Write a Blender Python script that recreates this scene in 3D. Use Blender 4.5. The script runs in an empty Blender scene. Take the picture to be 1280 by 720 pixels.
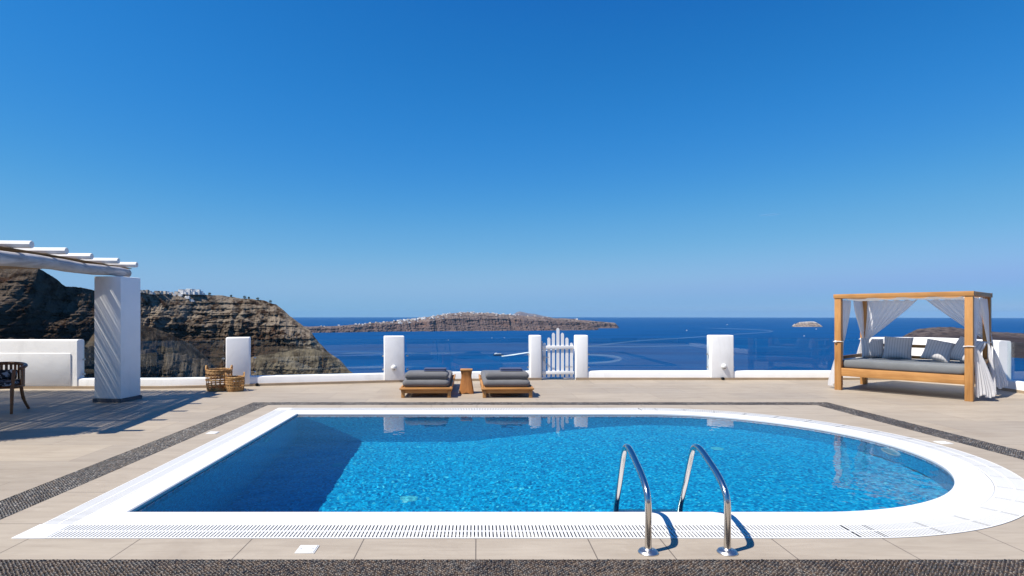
import bpy, bmesh, math, random
import numpy as np
from mathutils import Vector, Matrix
R_ = math.radians
random.seed(7); rng = np.random.default_rng(11)
S = bpy.context.scene
COL = S.collection

# ------------------------------------------------------------------ camera, sky, sun, exposure
F, PX, HY, EYE = 730.0, 597.0, 394.0, 1.5
cam = bpy.data.cameras.new('camera'); camo = bpy.data.objects.new('camera', cam); COL.objects.link(camo)
camo.location = (0, 0, EYE); camo.rotation_euler = (R_(90), 0, 0)
cam.sensor_width = 36; cam.lens = F/1280*36
cam.shift_x = (640-PX)/1280; cam.shift_y = (HY-360)/1280
cam.clip_start = .05; cam.clip_end = 300000
S.camera = camo
SUN_EL, SUN_AZ = R_(57.6), R_(27)          # light travels towards +X, a little towards +Y
sund = Vector((math.cos(SUN_EL)*math.cos(SUN_AZ), math.cos(SUN_EL)*math.sin(SUN_AZ), -math.sin(SUN_EL)))
w = bpy.data.worlds.new("World"); S.world = w; w.use_nodes = True
nt = w.node_tree; N = nt.nodes; Lk = nt.links
SKYG = (((.05, .008), (.072, .016), (.116, .042), (.238, .145), (.435, .255), (.8, .262), (1.4, 1.0)),
        ((.14, .125), (.178, .178), (.265, .266), (.449, .413), (.643, .48), (.84, .455), (1.4, 1.0)),
        ((.30, .42), (.402, .546), (.532, .672), (.699, .737), (.737, .745), (.85, .80), (1.4, 1.2)))
sky = N.new('ShaderNodeTexSky'); sky.sky_type = 'NISHITA'; sky.sun_disc = False
sky.sun_elevation = SUN_EL
sky.sun_rotation = R_(250); sky.altitude = 200; sky.air_density = 1.0; sky.dust_density = 0.0; sky.ozone_density = 6.0
tc = N.new('ShaderNodeTexCoord'); sx = N.new('ShaderNodeSeparateXYZ'); mxn = N.new('ShaderNodeMath'); mxn.operation = 'MAXIMUM'
mxn.inputs[1].default_value = .012
cx_ = N.new('ShaderNodeCombineXYZ')
Lk.new(tc.outputs['Generated'], sx.inputs[0]); Lk.new(sx.outputs[2], mxn.inputs[0])
Lk.new(sx.outputs[0], cx_.inputs[0]); Lk.new(sx.outputs[1], cx_.inputs[1]); Lk.new(mxn.outputs[0], cx_.inputs[2])
Lk.new(cx_.outputs[0], sky.inputs[0])
hs = N.new('ShaderNodeHueSaturation'); hs.inputs['Saturation'].default_value = 1.12; hs.inputs['Hue'].default_value = .5
hs.inputs['Value'].default_value = 1.0
Lk.new(sky.outputs[0], hs.inputs['Color'])
sr = N.new('ShaderNodeSeparateColor'); cr_ = N.new('ShaderNodeCombineColor'); Lk.new(hs.outputs[0], sr.inputs[0])
for ch, pts in enumerate(SKYG):                # film response of the sky, one curve per channel
    a_ = N.new('ShaderNodeMath'); a_.operation = 'MULTIPLY'; a_.inputs[1].default_value = .11/2
    fc = N.new('ShaderNodeFloatCurve'); cv = fc.mapping.curves[0]
    while len(cv.points) < len(pts)+2: cv.points.new(.5, .5)
    for pt, (x_, y_) in zip(cv.points, [(0, 0)]+[(x/2, y/2) for x, y in pts]+[(1, 1)]): pt.location = (x_, y_)
    fc.mapping.update()
    b_ = N.new('ShaderNodeMath'); b_.operation = 'MULTIPLY'; b_.inputs[1].default_value = 2/.11/1.516
    Lk.new(sr.outputs[ch], a_.inputs[0]); Lk.new(a_.outputs[0], fc.inputs['Value']); Lk.new(fc.outputs[0], b_.inputs[0]); Lk.new(b_.outputs[0], cr_.inputs[ch])
Lk.new(cr_.outputs[0], N['Background'].inputs[0])
N['Background'].inputs[1].default_value = .11
sl = bpy.data.lights.new('sun', 'SUN'); sl.energy = 4.6; sl.angle = R_(.5); sl.color = (1, .93, .82)
so = bpy.data.objects.new('sun', sl); COL.objects.link(so); so.rotation_euler = sund.to_track_quat('-Z', 'Y').to_euler()
so.location = (-20, -10, 30)
sl.cycles.is_caustics_light = True
S.view_settings.view_transform = 'Standard'; S.view_settings.look = 'None'
S.view_settings.exposure = 0.6; S.view_settings.gamma = 1.0
S.render.engine = 'CYCLES'
S.cycles.use_denoising = True
S.cycles.max_bounces = 10; S.cycles.transparent_max_bounces = 24; S.cycles.transmission_bounces = 8
S.cycles.caustics_reflective = False; S.cycles.caustics_refractive = True
S.cycles.sample_clamp_indirect = 6

# ------------------------------------------------------------------ helpers
def G(px, py, z=0.0):                       # the point of the level plane z seen at that place
    D = (EYE-z)*F/(py-HY); return Vector(((px-PX)/F*D, D, z))
def P(px, py, D): return Vector(((px-PX)/F*D, D, EYE-(py-HY)/F*D))

def thing(name, label, cat, loc=(0, 0, 0), rotz=0, group=None):
    o = bpy.data.objects.new(name, None); COL.objects.link(o); o.empty_display_size = .2
    o.location = loc; o.rotation_euler = (0, 0, rotz); o['label'] = label; o['category'] = cat
    if group: o['group'] = group
    return o
def tag(o, label=None, cat=None, group=None, kind=None):
    if label: o['label'] = label
    if cat: o['category'] = cat
    if group: o['group'] = group
    if kind: o['kind'] = kind
    return o
def link(name, me, m, parent=None, smooth=True, world=False):
    if m is not None: me.materials.append(m)
    o = bpy.data.objects.new(name, me); COL.objects.link(o)
    if smooth:
        me.polygons.foreach_set('use_smooth', [True]*len(me.polygons))
        try: me.set_sharp_from_angle(angle=R_(38))
        except Exception: pass
    if parent is not None:
        o.parent = parent
        if world:
            base = parent
            off = Vector((0, 0, 0)); rz = 0
            while base is not None:
                off += base.location; base = base.parent
            o.location = -off
    return o
def bmobj(name, bm, m, parent=None, smooth=True, world=False):
    me = bpy.data.meshes.new(name); bm.to_mesh(me); bm.free(); return link(name, me, m, parent, smooth, world)
def pyobj(name, v, f, m, parent=None, smooth=True, world=False):
    me = bpy.data.meshes.new(name); me.from_pydata([tuple(map(float, p)) for p in v], [], f); me.update()
    return link(name, me, m, parent, smooth, world)
def npobj(name, V, Q, m, parent=None, smooth=True, attrs=None):
    me = bpy.data.meshes.new(name); V = np.asarray(V, dtype=np.float32); Q = np.asarray(Q, dtype=np.int32)
    k = Q.shape[1]
    me.vertices.add(len(V)); me.vertices.foreach_set('co', V.ravel())
    me.loops.add(Q.size); me.loops.foreach_set('vertex_index', Q.ravel())
    me.polygons.add(len(Q)); me.polygons.foreach_set('loop_start', np.arange(0, Q.size, k, dtype=np.int32))
    me.polygons.foreach_set('use_smooth', np.full(len(Q), smooth))
    if attrs:
        for an, arr in attrs.items():
            a = me.attributes.new(an, 'FLOAT', 'POINT'); a.data.foreach_set('value', np.asarray(arr, dtype=np.float32))
    me.update(calc_edges=True)
    me.materials.append(m)
    o = bpy.data.objects.new(name, me); COL.objects.link(o)
    if parent is not None: o.parent = parent
    return o
def gridq(nx, ny):
    i, j = np.meshgrid(np.arange(nx-1), np.arange(ny-1)); k = (j*nx+i).ravel()
    return np.stack([k, k+1, k+nx+1, k+nx], 1)

def add_box(bm, c, s, bev=0.0, seg=2, rot=None):
    r = bmesh.ops.create_cube(bm, size=1.0)
    vs = r['verts']
    M = Matrix.Translation(Vector(c)) @ (rot if rot is not None else Matrix.Identity(4)) @ Matrix.Diagonal((s[0], s[1], s[2], 1))
    bmesh.ops.transform(bm, matrix=M, verts=vs)
    if bev > 0:
        es = list({e for v in vs for e in v.link_edges})
        bmesh.ops.bevel(bm, geom=es, offset=bev, segments=seg, profile=.5, affect='EDGES')
def box(name, c, s, m, parent=None, bev=.006, seg=2, rot=None, world=False):
    bm = bmesh.new(); add_box(bm, c, s, bev, seg, rot); return bmobj(name, bm, m, parent, True, world)
def add_tube(bm, pts, r, n=10, cap=True, closed=False):
    pts = [Vector(p) for p in pts]; L = len(pts)
    rs = r if isinstance(r, (list, tuple)) else [r]*L
    rings = []; up = None
    for i, p in enumerate(pts):
        a = pts[(i-1) % L] if (i > 0 or closed) else p
        b = pts[(i+1) % L] if (i < L-1 or closed) else p
        t = (b-a).normalized()
        if up is None:
            up = Vector((0, 0, 1)) if abs(t.z) < .9 else Vector((0, 1, 0))
        x = t.cross(up).normalized(); y = x.cross(t).normalized(); up = y
        rings.append([bm.verts.new(p + (x*math.cos(k/n*2*math.pi)+y*math.sin(k/n*2*math.pi))*rs[i]) for k in range(n)])
    for i in range(L-1 if not closed else L):
        A, B = rings[i], rings[(i+1) % L]
        for k in range(n): bm.faces.new((A[k], A[(k+1) % n], B[(k+1) % n], B[k]))
    if cap and not closed:
        bm.faces.new(rings[0][::-1]); bm.faces.new(rings[-1])
def tube(name, pts, r, m, parent=None, n=10, closed=False, world=False):
    bm = bmesh.new(); add_tube(bm, pts, r, n, True, closed)
    bmesh.ops.recalc_face_normals(bm, faces=bm.faces)
    return bmobj(name, bm, m, parent, True, world)
def add_lathe(bm, prof, n=24, c=(0, 0, 0), M=None):
    rings = []
    for r, z in prof:
        ring = []
        for k in range(n):
            a = 2*math.pi*k/n; v = Vector((c[0]+r*math.cos(a), c[1]+r*math.sin(a), c[2]+z))
            if M is not None: v = M @ v
            ring.append(bm.verts.new(v))
        rings.append(ring)
    for A, B in zip(rings, rings[1:]):
        for k in range(n): bm.faces.new((A[k], A[(k+1) % n], B[(k+1) % n], B[k]))
    bm.faces.new(rings[0][::-1]); bm.faces.new(rings[-1])
def sweep(bm, path, prof, closed=False):
    """prof: list of (t, z), t measured to the left of the walking direction"""
    path = [Vector((p[0], p[1])) for p in path]; rings = []
    for i, p in enumerate(path):
        a = path[max(i-1, 0)]; b = path[min(i+1, len(path)-1)]
        d1 = (p-a).normalized() if i > 0 else (b-p).normalized()
        d2 = (b-p).normalized() if i < len(path)-1 else d1
        n1 = Vector((-d1.y, d1.x)); n2 = Vector((-d2.y, d2.x)); nn = (n1+n2).normalized(); k = 1/max(nn.dot(n1), .3)
        rings.append([bm.verts.new((p.x+nn.x*t*k, p.y+nn.y*t*k, z)) for t, z in prof])
    m = len(prof)
    for A, B in zip(rings, rings[1:]):
        for k in range(m): bm.faces.new((A[k], B[k], B[(k+1) % m], A[(k+1) % m]))
    bm.faces.new(rings[0]); bm.faces.new(rings[-1][::-1])
    bmesh.ops.recalc_face_normals(bm, faces=bm.faces)
def smooth_path(pts, n=6):
    out = []
    P_ = [Vector(p) for p in pts]
    for i in range(len(P_)-1):
        p0 = P_[max(i-1, 0)]; p1 = P_[i]; p2 = P_[i+1]; p3 = P_[min(i+2, len(P_)-1)]
        for k in range(n):
            t = k/n
            out.append(.5*((2*p1)+(p2-p0)*t+(2*p0-5*p1+4*p2-p3)*t*t+(3*p1-p0-3*p2+p3)*t**3))
    out.append(P_[-1]); return out

# numpy perlin
_perm = rng.permutation(512).astype(np.int64); _perm = np.concatenate([_perm, _perm, _perm])
_g = rng.normal(size=(512, 3)); _g /= np.linalg.norm(_g, axis=1)[:, None]
def perlin(x, y, z):
    x = np.asarray(x, float); y = np.asarray(y, float)+0*x; z = np.asarray(z, float)+0*x
    xi = np.floor(x).astype(np.int64); yi = np.floor(y).astype(np.int64); zi = np.floor(z).astype(np.int64)
    xf, yf, zf = x-xi, y-yi, z-zi
    f = lambda t: t*t*t*(t*(t*6-15)+10)
    u, v, w_ = f(xf), f(yf), f(zf)
    def gr(a, b, c):
        h = _perm[(_perm[(_perm[(xi+a) & 511]+yi+b) & 511]+zi+c) & 511]
        g = _g[h]; return g[..., 0]*(xf-a)+g[..., 1]*(yf-b)+g[..., 2]*(zf-c)
    L = lambda a, b, t: a+(b-a)*t
    return L(L(L(gr(0,0,0), gr(1,0,0), u), L(gr(0,1,0), gr(1,1,0), u), v),
             L(L(gr(0,0,1), gr(1,0,1), u), L(gr(0,1,1), gr(1,1,1), u), v), w_)*1.5
def fbm(x, y, z, o=5, g=.5):
    s = 0; a = 1; n = 0
    for k in range(o): s = s+a*perlin(x*2**k+k*17.3, y*2**k+k*5.1, z*2**k+k*9.7); n += a; a *= g
    return s/n
def ridged(x, y, z, o=5, g=.55):
    s = 0; a = 1; n = 0
    for k in range(o): s = s+a*(1-np.abs(perlin(x*2**k+k*7.3, y*2**k+k*3.1, z*2**k+k*2.7))*2); n += a; a *= g
    return s/n

# ------------------------------------------------------------------ materials
class MT:
    def __init__(s, name, color=(.5, .5, .5), rough=.6, spec=.5, metal=0.0):
        s.m = bpy.data.materials.new(name); s.m.use_nodes = True; s.nt = s.m.node_tree; s.n = s.nt.nodes
        s.b = s.n['Principled BSDF']; s.out = s.n['Material Output']
        s.b.inputs['Base Color'].default_value = (*color, 1); s.b.inputs['Roughness'].default_value = rough
        s.b.inputs['Specular IOR Level'].default_value = spec; s.b.inputs['Metallic'].default_value = metal
        s._c = None
    def l(s, a, b): s.nt.links.new(a, b)
    def coords(s, scale=(1, 1, 1), kind='Object', rot=(0, 0, 0)):
        t = s.n.new('ShaderNodeTexCoord'); mp = s.n.new('ShaderNodeMapping'); mp.inputs['Scale'].default_value = scale
        mp.inputs['Rotation'].default_value = rot
        s.l(t.outputs[kind], mp.inputs[0]); return mp.outputs[0]
    def noise(s, scale=5, detail=4, rough=.55, vec=None, dist=0, lac=2.0):
        t = s.n.new('ShaderNodeTexNoise'); t.inputs['Scale'].default_value = scale; t.inputs['Detail'].default_value = detail
        t.inputs['Roughness'].default_value = rough; t.inputs['Distortion'].default_value = dist
        s.l(vec if vec is not None else s.coords(), t.inputs['Vector']); return t.outputs[0]
    def ramp(s, fac, stops, interp='LINEAR'):
        r = s.n.new('ShaderNodeValToRGB'); r.color_ramp.interpolation = interp; e = r.color_ramp.elements
        while len(e) < len(stops): e.new(.5)
        for k, (p, c) in enumerate(stops): e[k].position = p; e[k].color = (*c, 1)
        s.l(fac, r.inputs[0]); return r.outputs[0]
    def mix(s, fac, a, b, mode='MIX'):
        x = s.n.new('ShaderNodeMix'); x.data_type = 'RGBA'; x.blend_type = mode
        for v, i in ((fac, 0), (a, 6), (b, 7)):
            if hasattr(v, 'is_linked'): s.l(v, x.inputs[i])
            else: x.inputs[i].default_value = v if i == 0 else (*v, 1)
        return x.outputs[2]
    def math(s, op, a, b=0.0, c=None):
        x = s.n.new('ShaderNodeMath'); x.operation = op
        for v, i in ((a, 0), (b, 1), (c, 2)):
            if v is None: continue
            if hasattr(v, 'is_linked'): s.l(v, x.inputs[i])
            else: x.inputs[i].default_value = v
        return x.outputs[0]
    def base(s, c): s.l(c, s.b.inputs['Base Color']); return s
    def bump(s, h, strength=.3, dist=.01):
        b = s.n.new('ShaderNodeBump'); b.inputs['Strength'].default_value = strength; b.inputs['Distance'].default_value = dist
        s.l(h, b.inputs['Height'])
        if s.b.inputs['Normal'].is_linked: s.l(s.b.inputs['Normal'].links[0].from_socket, b.inputs['Normal'])
        s.l(b.outputs[0], s.b.inputs['Normal']); return s

def m_plaster(name, tone=.8, tint=(1, 1, 1)):
    M = MT(name, rough=.8, spec=.25); n1 = M.noise(3, 5); 
    c = M.ramp(n1, [(.3, tuple(tone*.96*t for t in tint)), (.7, tuple(tone*t for t in tint))])
    st = M.ramp(M.noise(1.3, 7, .72, M.coords((1, 1, .35)), dist=.8), [(.54, (0, 0, 0)), (.72, (.32, .32, .32))])
    M.base(M.mix(st, c, (.52, .50, .46)))
    M.bump(M.noise(5, 3, .5), .35, .012); M.bump(M.noise(60, 4, .6), .2, .003); return M.m
mat_white = m_plaster('white_plaster', .90, (1, .995, .98))
mat_coping = None
def m_wood(name, c1, c2, axis=0, rough=.5, sc=1.0):
    M = MT(name, rough=rough, spec=.35)
    s = [26*sc, 26*sc, 26*sc]; s[axis] = 2.0*sc
    v = M.coords(tuple(s)); n = M.noise(1, 6, .6, v, dist=1.2)
    n2 = M.noise(2.2, 3, .5, M.coords())
    c = M.ramp(n, [(.3, c1), (.68, c2)]); c = M.mix(.35, c, M.ramp(n2, [(.3, tuple(k*.62 for k in c1)), (.7, tuple(min(1, k*1.1) for k in c2))]))
    M.base(c); M.bump(n, .25, .003); return M.m
wood_x = m_wood('teak_along_x', (.37, .16, .045), (.57, .295, .10), 0)
wood_y = m_wood('teak_along_y', (.37, .16, .045), (.57, .295, .10), 1)
wood_z = m_wood('teak_upright', (.37, .16, .045), (.57, .295, .10), 2)
wood_red = m_wood('stool_teak', (.31, .12, .033), (.47, .205, .063), 2)
wood_dark = m_wood('dark_stained_wood', (.15, .05, .018), (.32, .12, .042), 2, .35)
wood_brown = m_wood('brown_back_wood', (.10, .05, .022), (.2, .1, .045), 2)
wood_wash = m_wood('whitewashed_wood', (.26, .235, .225), (.58, .55, .54), 1, .8, .6)
pole_white = m_wood('white_painted_pole', (.74, .72, .69), (.84, .83, .81), 0, .7)
cane_m = m_wood('cane_mat', (.16, .09, .04), (.36, .24, .12), 1, .8)
def m_fabric(name, c, var=.12, rough=.9, weave=420):
    M = MT(name, rough=rough, spec=.2); n = M.noise(2.5, 3)
    M.base(M.ramp(n, [(.3, tuple(k*(1-var) for k in c)), (.7, tuple(k*(1+var) for k in c))]))
    M.bump(M.noise(weave, 2), .25, .002); M.bump(M.noise(7, 3), .5, .012)
    M.b.inputs['Sheen Weight'].default_value = .15
    return M.m
fab_grey = m_fabric('grey_canvas', (.145, .145, .15))
fab_navy = m_fabric('navy_towel', (.05, .065, .13), .2)
fab_blackpat = None
def m_metal(name, c, r): return MT(name, c, r, .5, 1.0)
steel = m_metal('polished_steel', (.62, .60, .57), .16).m
steel_dull = m_metal('brushed_steel', (.5, .5, .5), .35).m
black_m = MT('black_rubber', (.012, .012, .013), .6).m
dark_grey = MT('dark_grey_plinth', (.09, .09, .10), .7).m
white_paint = MT('white_paint', (.8, .8, .8), .45); white_paint.bump(white_paint.noise(30, 3), .2, .003); white_paint = white_paint.m
white_plastic = MT('white_plastic', (.70, .70, .685), .45).m

# ------------------------------------------------------------------ terrace floor
YC, RP, CX = 6.677, 2.226, 2.58
XF, XB = -2.665, -2.744
def xleft(y, o=0): return XF+(XB-XF)*(y-(YC-RP))/(2*RP)-o*.87
NARC = 64
def ring(o):
    pts = [(xleft(YC-RP-o, o), YC-RP-o)]
    for k in range(NARC+1):
        a = -math.pi/2+math.pi*k/NARC; pts.append((CX+(RP+o)*math.cos(a), YC+(RP+o)*math.sin(a)))
    pts.append((xleft(YC+RP+o, o), YC+RP+o)); return pts
O_FLAT, O_GRATE = .27, .53
SX0, SX1, SY0, SY1 = -3.50, 5.66, 3.585, 9.76        # inner edge of the pebble band
TX0, TX1, TY0, TY1 = -3.86, 6.02, 3.22, 10.06        # outer edge

def m_stone(name, border=False):
    M = MT(name, rough=.62, spec=.35)
    v = M.coords((.55, 2.6, 1)); n = M.noise(1.6, 7, .62, v, dist=.6)
    v2 = M.coords((1.2, 9, 1)); n2 = M.noise(1.3, 6, .6, v2, dist=1.5)
    n3 = M.noise(.8, 3, .5)
    c = M.ramp(n, [(.25, (.29, .238, .182)), (.5, (.36, .305, .238)), (.75, (.425, .368, .295))])
    c = M.mix(.4, c, M.ramp(n2, [(.3, (.25, .205, .158)), (.6, (.425, .37, .292))]))
    c = M.mix(.25, c, M.ramp(n3, [(.35, (.31, .262, .205)), (.65, (.43, .37, .295))]))
    st = M.ramp(M.noise(.9, 8, .7, dist=.5), [(.52, (0, 0, 0)), (.75, (.38, .38, .38))]); c = M.mix(st, c, (.20, .155, .115))
    st2 = M.ramp(M.noise(7, 5, .7), [(.60, (0, 0, 0)), (.75, (.3, .3, .3))]); c = M.mix(st2, c, (.52, .46, .39))
    t = M.n.new('ShaderNodeTexCoord'); sp = M.n.new('ShaderNodeSeparateXYZ'); M.l(t.outputs['Object'], sp.inputs[0])
    X, Y = sp.outputs[0], sp.outputs[1]
    def joint(val, off, per, wd=.0035):
        a = M.math('SUBTRACT', val, off); a = M.math('PINGPONG', a, per/2); return M.math('LESS_THAN', a, wd)
    if border:
        lt = M.math('LESS_THAN', X, .98)
        j1 = joint(X, -.011, .75); j2 = joint(X, 1.223, .748)
        jx = M.math('ADD', M.math('MULTIPLY', lt, j1), M.math('MULTIPLY', M.math('SUBTRACT', 1.0, lt), j2))
        jx = M.math('MULTIPLY', jx, M.math('ADD', M.math('LESS_THAN', Y, 5.2), M.math('GREATER_THAN', Y, 9.2)))
        side = M.math('ADD', M.math('LESS_THAN', X, -3.1), M.math('MULTIPLY', M.math('GREATER_THAN', X, 4.2), M.math('GREATER_THAN', Y, 4.3)))
        jy = M.math('MULTIPLY', joint(Y, .45, .75), side)
        mask = M.math('MAXIMUM', jx, jy)
    else:
        row = M.math('FLOOR', M.math('DIVIDE', Y, .75)); odd = M.math('MULTIPLY', M.math('MODULO', row, 2.0), .75)
        a = M.math('ADD', X, odd)
        mask = M.math('MAXIMUM', joint(a, .3, 1.5, .0028), joint(Y, 0, .75, .0028))
        # each slab a touch lighter or darker
        wn = M.n.new('ShaderNodeTexWhiteNoise'); cb = M.n.new('ShaderNodeCombineXYZ')
        M.l(M.math('FLOOR', M.math('DIVIDE', M.math('SUBTRACT', a, .3), 1.5)), cb.inputs[0]); M.l(row, cb.inputs[1]); M.l(cb.outputs[0], wn.inputs[0])
        c = M.mix(1.0, c, M.ramp(wn.outputs[0], [(0, (.88, .88, .89)), (1, (1.03, 1.02, 1.0))]), 'MULTIPLY')
    c = M.mix(M.math('MULTIPLY', mask, .85 if border else .5), c, (.10, .08, .065))
    M.base(c)
    M.bump(M.noise(90, 4), .15, .002); M.bump(M.math('SUBTRACT', 1.0, mask), .6, .003)
    return M.m
stone_out = m_stone('beige_stone_paving'); stone_in = m_stone('beige_stone_border', True)
DX0, DX1, DY0, DY1 = -13.0, 10.95, -4.5, 14.0
V = []; Fc = []
for (a, b, c, d) in ((DX0, TX0, DY0, DY1), (TX1, DX1, DY0, DY1), (TX0, TX1, DY0, TY0), (TX0, TX1, TY1, DY1)):
    k = len(V); V += [(a, c, 0), (b, c, 0), (b, d, 0), (a, d, 0)]; Fc.append((k, k+1, k+2, k+3))
o = pyobj('terrace_paving', V, Fc, stone_out); tag(o, kind='structure')
# inner border between pebble band and grating
def ray(poly, c, a):
    d = Vector((math.cos(a), math.sin(a))); best = None
    for i in range(len(poly)):
        p, q = Vector(poly[i]), Vector(poly[(i+1) % len(poly)]); e = q-p; den = d.x*e.y-d.y*e.x
        if abs(den) < 1e-9: continue
        r = p-c; t = (r.x*e.y-r.y*e.x)/den; u = (r.x*d.y-r.y*d.x)/den
        if t > 0 and -1e-6 <= u <= 1+1e-6 and (best is None or t > best): best = t
    return c+d*best
rg = ring(O_GRATE+.003); rect = [(SX0, SY0), (SX1, SY0), (SX1, SY1), (SX0, SY1)]; cc = Vector((1.0, YC))
angs = sorted(math.atan2(p[1]-cc.y, p[0]-cc.x) for p in rg+rect)
V = []; Fc = []
for a in angs:
    p = ray(rg, cc, a); q = ray(rect, cc, a); V += [(p.x, p.y, 0), (q.x, q.y, 0)]
n = len(angs)
for i in range(n): j = (i+1) % n; Fc.append((2*i, 2*i+1, 2*j+1, 2*j))
o = pyobj('pool_border_paving', V, Fc, stone_in); tag(o, kind='structure')
# bed under pebbles / grating, and the retaining mass below
mortar = MT('dark_mortar', (.05, .047, .042), .9)
mortar.bump(mortar.noise(200, 3), .5, .003)
V = []; Fc = []
for (a, b, c, d) in ((TX0, SX0, TY0, TY1), (SX1, TX1, TY0, TY1), (SX0, SX1, TY0, SY0), (SX0, SX1, SY1, TY1)):
    k = len(V); V += [(a, c, -.008), (b, c, -.008), (b, d, -.008), (a, d, -.008)]; Fc.append((k, k+1, k+2, k+3))
# small kerb faces
for ring_pts in ([(TX0, TY0), (TX1, TY0), (TX1, TY1), (TX0, TY1)], [(SX0, SY0), (SX1, SY0), (SX1, SY1), (SX0, SY1)]):
    for i in range(4):
        p, q = ring_pts[i], ring_pts[(i+1) % 4]; k = len(V)
        V += [(p[0], p[1], -.008), (q[0], q[1], -.008), (q[0], q[1], 0), (p[0], p[1], 0)]; Fc.append((k, k+1, k+2, k+3))
o = pyobj('pebble_bed', V, Fc, mortar.m, smooth=False); tag(o, kind='structure')

def m_pebble():
    M = MT('dark_pebbles', rough=.42, spec=.5)
    a = M.n.new('ShaderNodeAttribute'); a.attribute_name = 'tone'
    b = M.n.new('ShaderNodeAttribute'); b.attribute_name = 'warm'
    c = M.ramp(a.outputs['Fac'], [(0, (.022, .021, .022)), (.45, (.07, .066, .062)), (.8, (.20, .19, .18)), (1, (.42, .40, .37))])
    M.base(M.mix(M.math('MULTIPLY', b.outputs['Fac'], .7), c, (.11, .07, .04)))
    return M.m
peb_m = m_pebble()
def pebbles(name, x0, x1, y0, y1, label, bias=0.0, warm=.35):
    sxp, syp = .027, .0135
    nx = int((x1-x0)/sxp); ny = int((y1-y0)/syp)
    j, i = np.meshgrid(np.arange(ny), np.arange(nx), indexing='ij')
    px = x0+(i+.5+(j % 2)*.5)*sxp+rng.normal(0, .002, i.shape); py = y0+(j+.5)*syp+rng.normal(0, .0012, i.shape)
    px = np.clip(px.ravel(), x0+.012, x1-.012); py = np.clip(py.ravel(), y0+.008, y1-.008); n = px.size
    th = .9*perlin(px*2.2, py*2.2, px*0)+.9*perlin(px*6, py*6, px*0+5)+rng.normal(0, .35, n)
    a = .0145*rng.uniform(.8, 1.2, n); b = .0068*rng.uniform(.85, 1.25, n); h = .011*rng.uniform(.8, 1.35, n)
    T = [(math.cos(k*math.pi/3)*c, math.sin(k*math.pi/3)*c, z) for c, z in ((1, 0), (.78, .68)) for k in range(6)]+[(0, 0, 1)]
    T = np.array(T)
    lx = T[None, :, 0]*a[:, None]; ly = T[None, :, 1]*b[:, None]; lz = -.0075+T[None, :, 2]*h[:, None]
    X = px[:, None]+lx*np.cos(th)[:, None]-ly*np.sin(th)[:, None]; Y = py[:, None]+lx*np.sin(th)[:, None]+ly*np.cos(th)[:, None]
    V = np.stack([X, Y, lz], -1).reshape(-1, 3)
    tri = []
    for k in range(6):
        q = (k+1) % 6; tri += [(k, q, 6+q), (k, 6+q, 6+k), (6+k, 6+q, 12)]
    tri = np.array(tri); Q = (np.arange(n)[:, None, None]*13+tri[None]).reshape(-1, 3)
    tone = np.clip(rng.beta(1.6, 3.2, n)+bias+.12*perlin(px*2, py*2, px*0), 0, 1)
    o = npobj(name, V, Q, peb_m, attrs={'tone': np.repeat(tone, 13), 'warm': np.repeat(rng.random(n)*(rng.random(n) < warm), 13)})
    return tag(o, label, None, None, 'stuff')
pebbles('pebble_inlay', TX0, TX1, TY0, SY0, 'dark pebbles laid on edge along the near side of the pool', -.30, .9)
pebbles('pebble_inlay', TX0, SX0, SY0, TY1, 'grey pebble band running left of the pool', .03)
pebbles('pebble_inlay', SX1, TX1, SY0, TY1, 'grey pebble band running right of the pool', .03)
pebbles('pebble_inlay', SX0, SX1, SY1, TY1, 'grey pebble band between pool and sun loungers', -.02)

# ------------------------------------------------------------------ pool
def m_coping():
    M = MT('white_pool_coping', rough=.6, spec=.3)
    M.base(M.ramp(M.noise(1.5, 5), [(.3, (.62, .63, .64)), (.65, (.71, .71, .70))])); M.bump(M.noise(50, 3), .2, .003); return M.m
mat_coping = m_coping()
def rings_mesh(name, specs, m, uv=False, closed=True):
    """specs: list of (offset, z); joins successive rings"""
    V = []; Fc = []; n = NARC+3
    for (o_, z) in specs: V += [(x, y, z) for x, y in ring(o_)]
    for r in range(len(specs)-1):
        for k in range(n):
            q = (k+1) % n; Fc.append((r*n+k, r*n+q, (r+1)*n+q, (r+1)*n+k))
    return pyobj(name, V, Fc, m)
o = rings_mesh('pool_coping', [(.015, -.05), (0, -.05), (0, -.004), (.01, .004), (O_FLAT-.006, .004), (O_FLAT, -.002), (O_FLAT, -.10)], mat_coping)
tag(o, kind='structure')

def m_mosaic(name, ramp_stops, grout=(.02, .2, .36)):
    M = MT(name, rough=.35, spec=.5)
    t = M.n.new('ShaderNodeTexCoord'); mp = M.n.new('ShaderNodeMapping'); mp.inputs['Scale'].default_value = (40, 40, 1)
    M.l(t.outputs['UV'], mp.inputs[0])
    fl = M.n.new('ShaderNodeVectorMath'); fl.operation = 'FLOOR'; M.l(mp.outputs[0], fl.inputs[0])
    fr = M.n.new('ShaderNodeVectorMath'); fr.operation = 'FRACTION'; M.l(mp.outputs[0], fr.inputs[0])
    wn = M.n.new('ShaderNodeTexWhiteNoise'); M.l(fl.outputs[0], wn.inputs[0])
    c = M.ramp(wn.outputs[0], ramp_stops)
    sp = M.n.new('ShaderNodeSeparateXYZ'); M.l(fr.outputs[0], sp.inputs[0])
    g = M.math('MAXIMUM', M.math('LESS_THAN', M.math('PINGPONG', sp.outputs[0], .5), .05), M.math('LESS_THAN', M.math('PINGPONG', sp.outputs[1], .5), .05))
    M.base(M.mix(g, c, grout)); M.bump(M.math('SUBTRACT', 1.0, g), .3, .002); return M.m
mosaic = m_mosaic('blue_glass_mosaic', [(0, (.0, .15, .36)), (.3, (.0, .285, .54)), (.7, (.002, .43, .71)), (.93, (.01, .54, .80)), (1, (.10, .68, .78))], (.005, .30, .52))
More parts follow.
